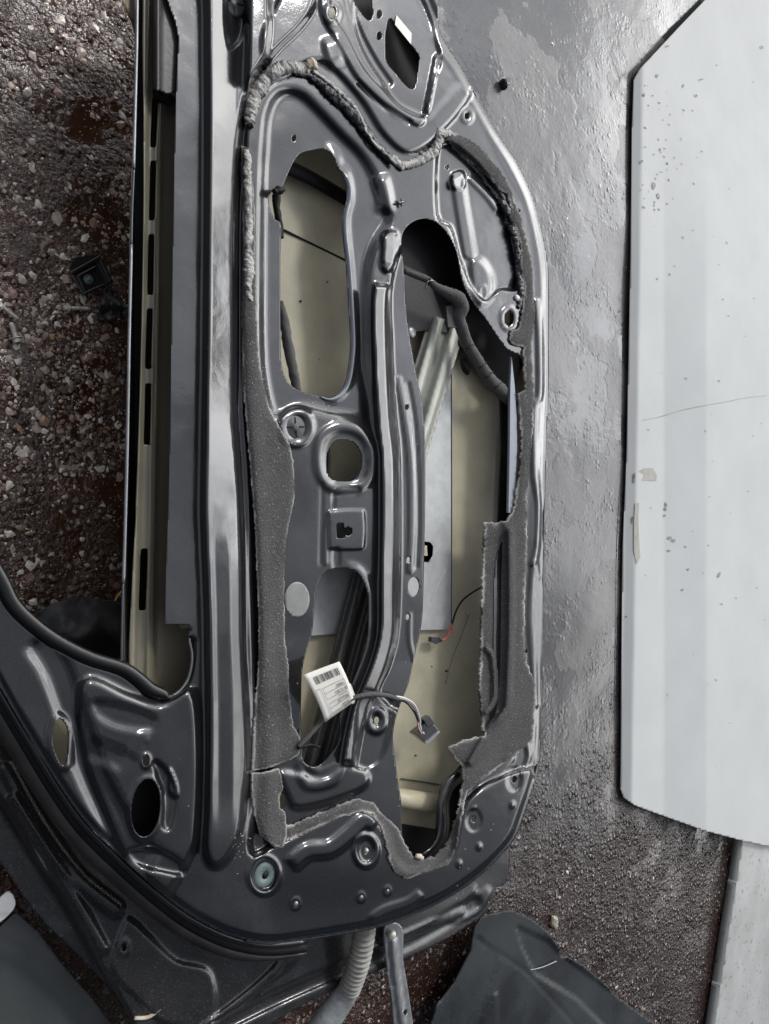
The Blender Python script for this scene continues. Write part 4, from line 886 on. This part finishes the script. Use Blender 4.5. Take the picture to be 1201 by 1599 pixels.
for k in range(120):
    if k < 70: x, y = 1000+abs(rs.gauss(0, 38)), rs.uniform(90, 330)
    else: x, y = rs.uniform(978, 1195), rs.uniform(330, 1240)
    if x < 995 or (y < 130 and x < 1060): continue
    smear('dirt_mark', ell(x, y, rs.uniform(.5, 1.1), rs.uniform(.6, 2.6), rs.uniform(-1.2, -.2), 6), M['scuff'])
tube('hairline_scratch', [onw(x, y, -.0001) for x, y in ((1004, 656), (1025, 652), (1045, 646), (1070, 639), (1100, 633), (1130, 628), (1160, 622), (1199, 617))], .0005, M['tape_stain'], wp, sides=5)
tube('sealant_flap', up_([(987, 122), (990, 112), (998, 104)], .016), .0012, M['void'], wp, sides=6)

w2 = thing('body_panel', 'smaller dirty white panel edge at the bottom right corner, beneath the big panel', 'car panel', tuple(unproj(1180, 1450, .01)))
W2P = [(1161, 1300), (1150, 1380), (1137, 1460), (1125, 1540), (1113, 1620), (1110, 1680), (1300, 1680), (1300, 1300)]
hw3 = HF(0); hw3.fn(lambda X, Y: -4*(1-sst((X-(1178-(Y-1315)*.135))/26.))+vnoise(X, Y, 150, 71)*3)
M['white_dirty'] = mat('dirty_white_paint', (.42, .43, .42, 1), .45, coat=.2, var=.5, var_scale=12, var_col=(.27, .255, .235, 1), speck=(90, .8, (.12, .12, .11, 1)))
sheet('panel_skin', W2P, [], hw3, M['white_dirty'], w2, step=5, z=.030, thick=.02, smooth_out=False)

# ================================================================== SMALL THINGS ON THE GROUND
g2 = prism('plastic_trim', [(760, 1430), (800, 1421), (832, 1436), (858, 1457), (872, 1478), (876, 1492), (900, 1502), (917, 1512), (967, 1559), (1022, 1599), (1080, 1650), (660, 1650), (675, 1597), (682, 1572), (710, 1535), (735, 1487), (742, 1450), (750, 1436)], .03, .02, M['plastic_trim'], None, .002)
bpy.data.objects.remove(g2)
htp = HF(0)
htp.plate([(805, 1445), (860, 1470), (878, 1490), (905, 1510), (1080, 1640), (1000, 1660), (900, 1560), (835, 1520), (815, 1480)], -3.5, 3, .5, False)
htp.ridge([(745, 1465), (780, 1490), (820, 1516), (880, 1580), (930, 1640)], -1.5, .8, 3, False); htp.plate([(772, 1550), (778, 1552), (778, 1650), (735, 1650)], 3, 4, .4, False)
htp.plate([(640, 1660), (690, 1560), (745, 1460), (780, 1495), (760, 1560), (740, 1660)], -1.5, 3, .5, False)
tr = sheet('plastic_trim', [(752, 1433), (765, 1428), (800, 1421), (832, 1436), (858, 1457), (872, 1478), (876, 1492), (900, 1502), (917, 1512), (967, 1559), (1022, 1599), (1080, 1650), (655, 1650), (675, 1597), (682, 1572), (710, 1535), (735, 1487), (741, 1450)], [], htp, M['plastic_trim'], None, step=4, z=.045, thick=.003, smooth_out=False)
tag(tr, 'grained black plastic trim piece with creases lying at the bottom centre', 'car trim')
tube('crease_highlight', up_([(828, 1515), (848, 1510), (869, 1501)], .0445), .0011, M['alu'], None, sides=6).parent = tr
hg = HF(0); hg.ridge([(-60, 1440), (60, 1500), (150, 1590)], 3, 8, 40); hg.fn(lambda X, Y: vnoise(X, Y, 60, 91)*4)
gs = sheet('plastic_liner', [(-60, 1430), (0, 1448), (24, 1425), (60, 1455), (100, 1510), (145, 1560), (182, 1610), (200, 1700), (-60, 1700)], [], hg, M['plastic_grey'], None, step=5, z=.035, thick=.003, smooth_out=False)
tag(gs, 'dull dark grey green plastic sheet in the bottom left corner', 'plastic sheet')
wf = thing('white_fragment', 'small bright white plastic fragment at the left edge above the grey plastic sheet', 'plastic piece', tuple(unproj(8, 1420, .05)))
hwf = HF(0); hwf.fn(lambda X, Y: vnoise(X, Y, 12, 95)*3)
sheet('fragment', [(-30, 1418), (0, 1402), (10, 1394), (20, 1397), (24, 1412), (18, 1424), (0, 1440), (-30, 1455)], [], hwf, M['white_plastic'], wf, step=3, z=.052, thick=.004)
hb = HF(0); hb.fn(lambda X, Y: 26*np.exp(-((X-140)/60.)**2-((Y-990)/40.)**2)+vnoise(X, Y, 30, 96)*9+vnoise(X, Y, 12, 97)*2)
bag = sheet('rubber_boot', [(40, 985), (58, 957), (95, 938), (125, 932), (160, 936), (192, 945), (215, 1000), (215, 1075), (170, 1075), (100, 1040), (55, 1010)], [], hb, M['void'], None, step=4, z=.03, thick=.003)
bag.data.materials[0] = mat('black_crumpled_sheet', (.012, .012, .013, 1), .5, bump=.0015, bump_scale=40, var=.6, var_scale=20, var_col=(.03, .03, .03, 1))
bag.name = 'plastic_cover'; tag(bag, 'crumpled matt black cover on the wet gravel inside the window opening', 'plastic cover')
yw = tube('wire_end', up_([(180, 938), (184, 930), (190, 923)], .05), .0009, M['yellow'], None, sides=8); tag(yw, 'short yellow wire end sticking out beside the black cover', 'wire')

def gz(px, py, dz=0):
    p = unproj(px, py, 0.0); return unproj(px, py, gheight(p[0], p[1])+dz)
def screw(label, a, b, r, head='hex'):
    A, B = gz(*a, .005), gz(*b, .004); d = (B-A)/np.linalg.norm(B-A); L = np.linalg.norm(B-A)
    t = thing('screw', label, 'screw', tuple(A), 'loose screws on the wet gravel')
    lathe('head', A, [(r*.5, -.0048), (r*1.25, -.0046), (r*1.35, -.0012), (r*1.3, -.0010)], M['steel'], t, n=6 if head == 'hex' else 16, axis=d, smooth=False)
    lathe('washer', A, [(r*.9, -.0009), (r*2.1, -.0006), (r*2.1, .0004), (r*.9, .0006)], M['steel'], t, n=24, axis=d)
    k = 44; lathe('shank', A, [(r*(.82+.13*math.cos(i*2*math.pi/4))*(1 if i < k*.85 else 1-(i-k*.85)/(k*.25)), .0008+L*i/k) for i in range(k)], M['steel'], t, n=14, axis=d)
screw('silver hex screw lying sideways left of the torn black rubber piece', (106, 481), (141, 482), .0026)
screw('silver screw pointing down right at the left edge of the picture', (4, 480), (28, 498), .0027)
screw('silver flange screw with its round head towards the lower edge, below the left screw', (25, 528), (17, 504), .0034, 'round')
# black bracket
bt = thing('plastic_bracket', 'square black plastic bracket with a threaded insert, lying on the wet gravel', 'bracket', tuple(gz(145, 430)))
bp_ = prism('plate', [(110, 424), (157, 399), (178, 441), (130, 462)], .012, .004, M['black'], bt, .0008)
for q in ([(110, 424), (157, 398), (159, 402), (113, 428)], [(157, 398), (178, 441), (174, 443), (154, 401)], [(121, 430), (148, 415), (149, 418), (123, 433)], [(121, 430), (124, 429), (134, 453), (131, 455)], [(130, 462), (178, 440), (176, 436), (130, 457)]):
    prism('rim', q, .018, .006, M['black'], bt, .0005)
lathe('insert', unproj(138, 436, .013), [(.0002, .003), (.0018, .0032), (.0022, .001), (.005, .0012), (.0055, 0), (.006, -.001)], M['plug'], bt)
prism('flap', [(109, 424), (113, 409), (120, 401), (134, 399), (150, 397), (157, 398)], .010, .003, M['void'], bt, .0004)
hrp = HF(0); hrp.fn(lambda X, Y: vnoise(X, Y, 14, 101)*9+vnoise(X, Y, 6, 102)*3)
rp = sheet('rubber_scrap', [(168, 446), (184, 456), (186, 468), (200, 478), (206, 486), (198, 490), (188, 490), (178, 497), (160, 500), (146, 501), (144, 493), (156, 485), (158, 472), (164, 462)], [], hrp, M['rubber'], None, step=2, z=.012, thick=.003, smooth_out=False, ragged=1)
tag(rp, 'crumpled torn black rubber scrap between the bracket and the door edge', 'rubber scrap')
# trim clip on the right
tcx = thing('trim_clip', 'small black push-in trim clip lying on the grey wet ground', 'clip', tuple(gz(793, 130)))
A = gz(786, 132, .006); B = gz(808, 126, .004); d = (B-A)/np.linalg.norm(B-A)
lathe('head', A, [(.002, -.0015), (.0085, -.001), (.009, .0005), (.002, .001)], M['black'], tcx, axis=d)
lathe('stem', A, [(.0022, .0), (.003, .006), (.004, .012), (.0036, .016), (.0018, .022), (.0005, .025)], M['black'], tcx, axis=d, n=8)
prism('barb', [(790, 118+4), (795, 119), (800, 123), (792, 126)], .009, .003, M['black'], tcx, 0)
# washer, stones
ws = thing('washer', 'small dark metal washer standing tilted in the gravel near the upper left corner', 'washer', tuple(gz(42, 146)))
lathe('ring', gz(42, 146, .003), [(.0020, 0), (.0062, .0002), (.0064, .0010), (.0022, .0012)], M['steel'], ws, axis=(.6, -.5, .75))
def stone(px, py, r, label, m, sc=(1, 1, .7)):
    bm = bmesh.new(); bmesh.ops.create_icosphere(bm, subdivisions=3, radius=r)
    for v in bm.verts:
        n = v.co.normalized(); v.co *= 1+.18*math.sin(n.x*4+px)*math.cos(n.y*5+py)+.08*math.sin(n.z*9+n.x*7); v.co.x *= sc[0]; v.co.y *= sc[1]; v.co.z *= sc[2]
    me = bpy.data.meshes.new('stone'); bm.to_mesh(me); bm.free(); me.polygons.foreach_set('use_smooth', [True]*len(me.polygons))
    o = link('stone', me, m); o.location = Vector(gz(px, py, r*.4)); tag(o, label, 'stone', 'loose stones on the ground'); return o
stone(865, 1440, .0105, 'cream yellow stone at the edge of the grained black plastic trim', M['stone'], (.8, 1.2, .7))
stone(767, 1381, .006, 'pale grey stone by the corner of the scuffed black body panel', M['alu'], (1, .7, .6))
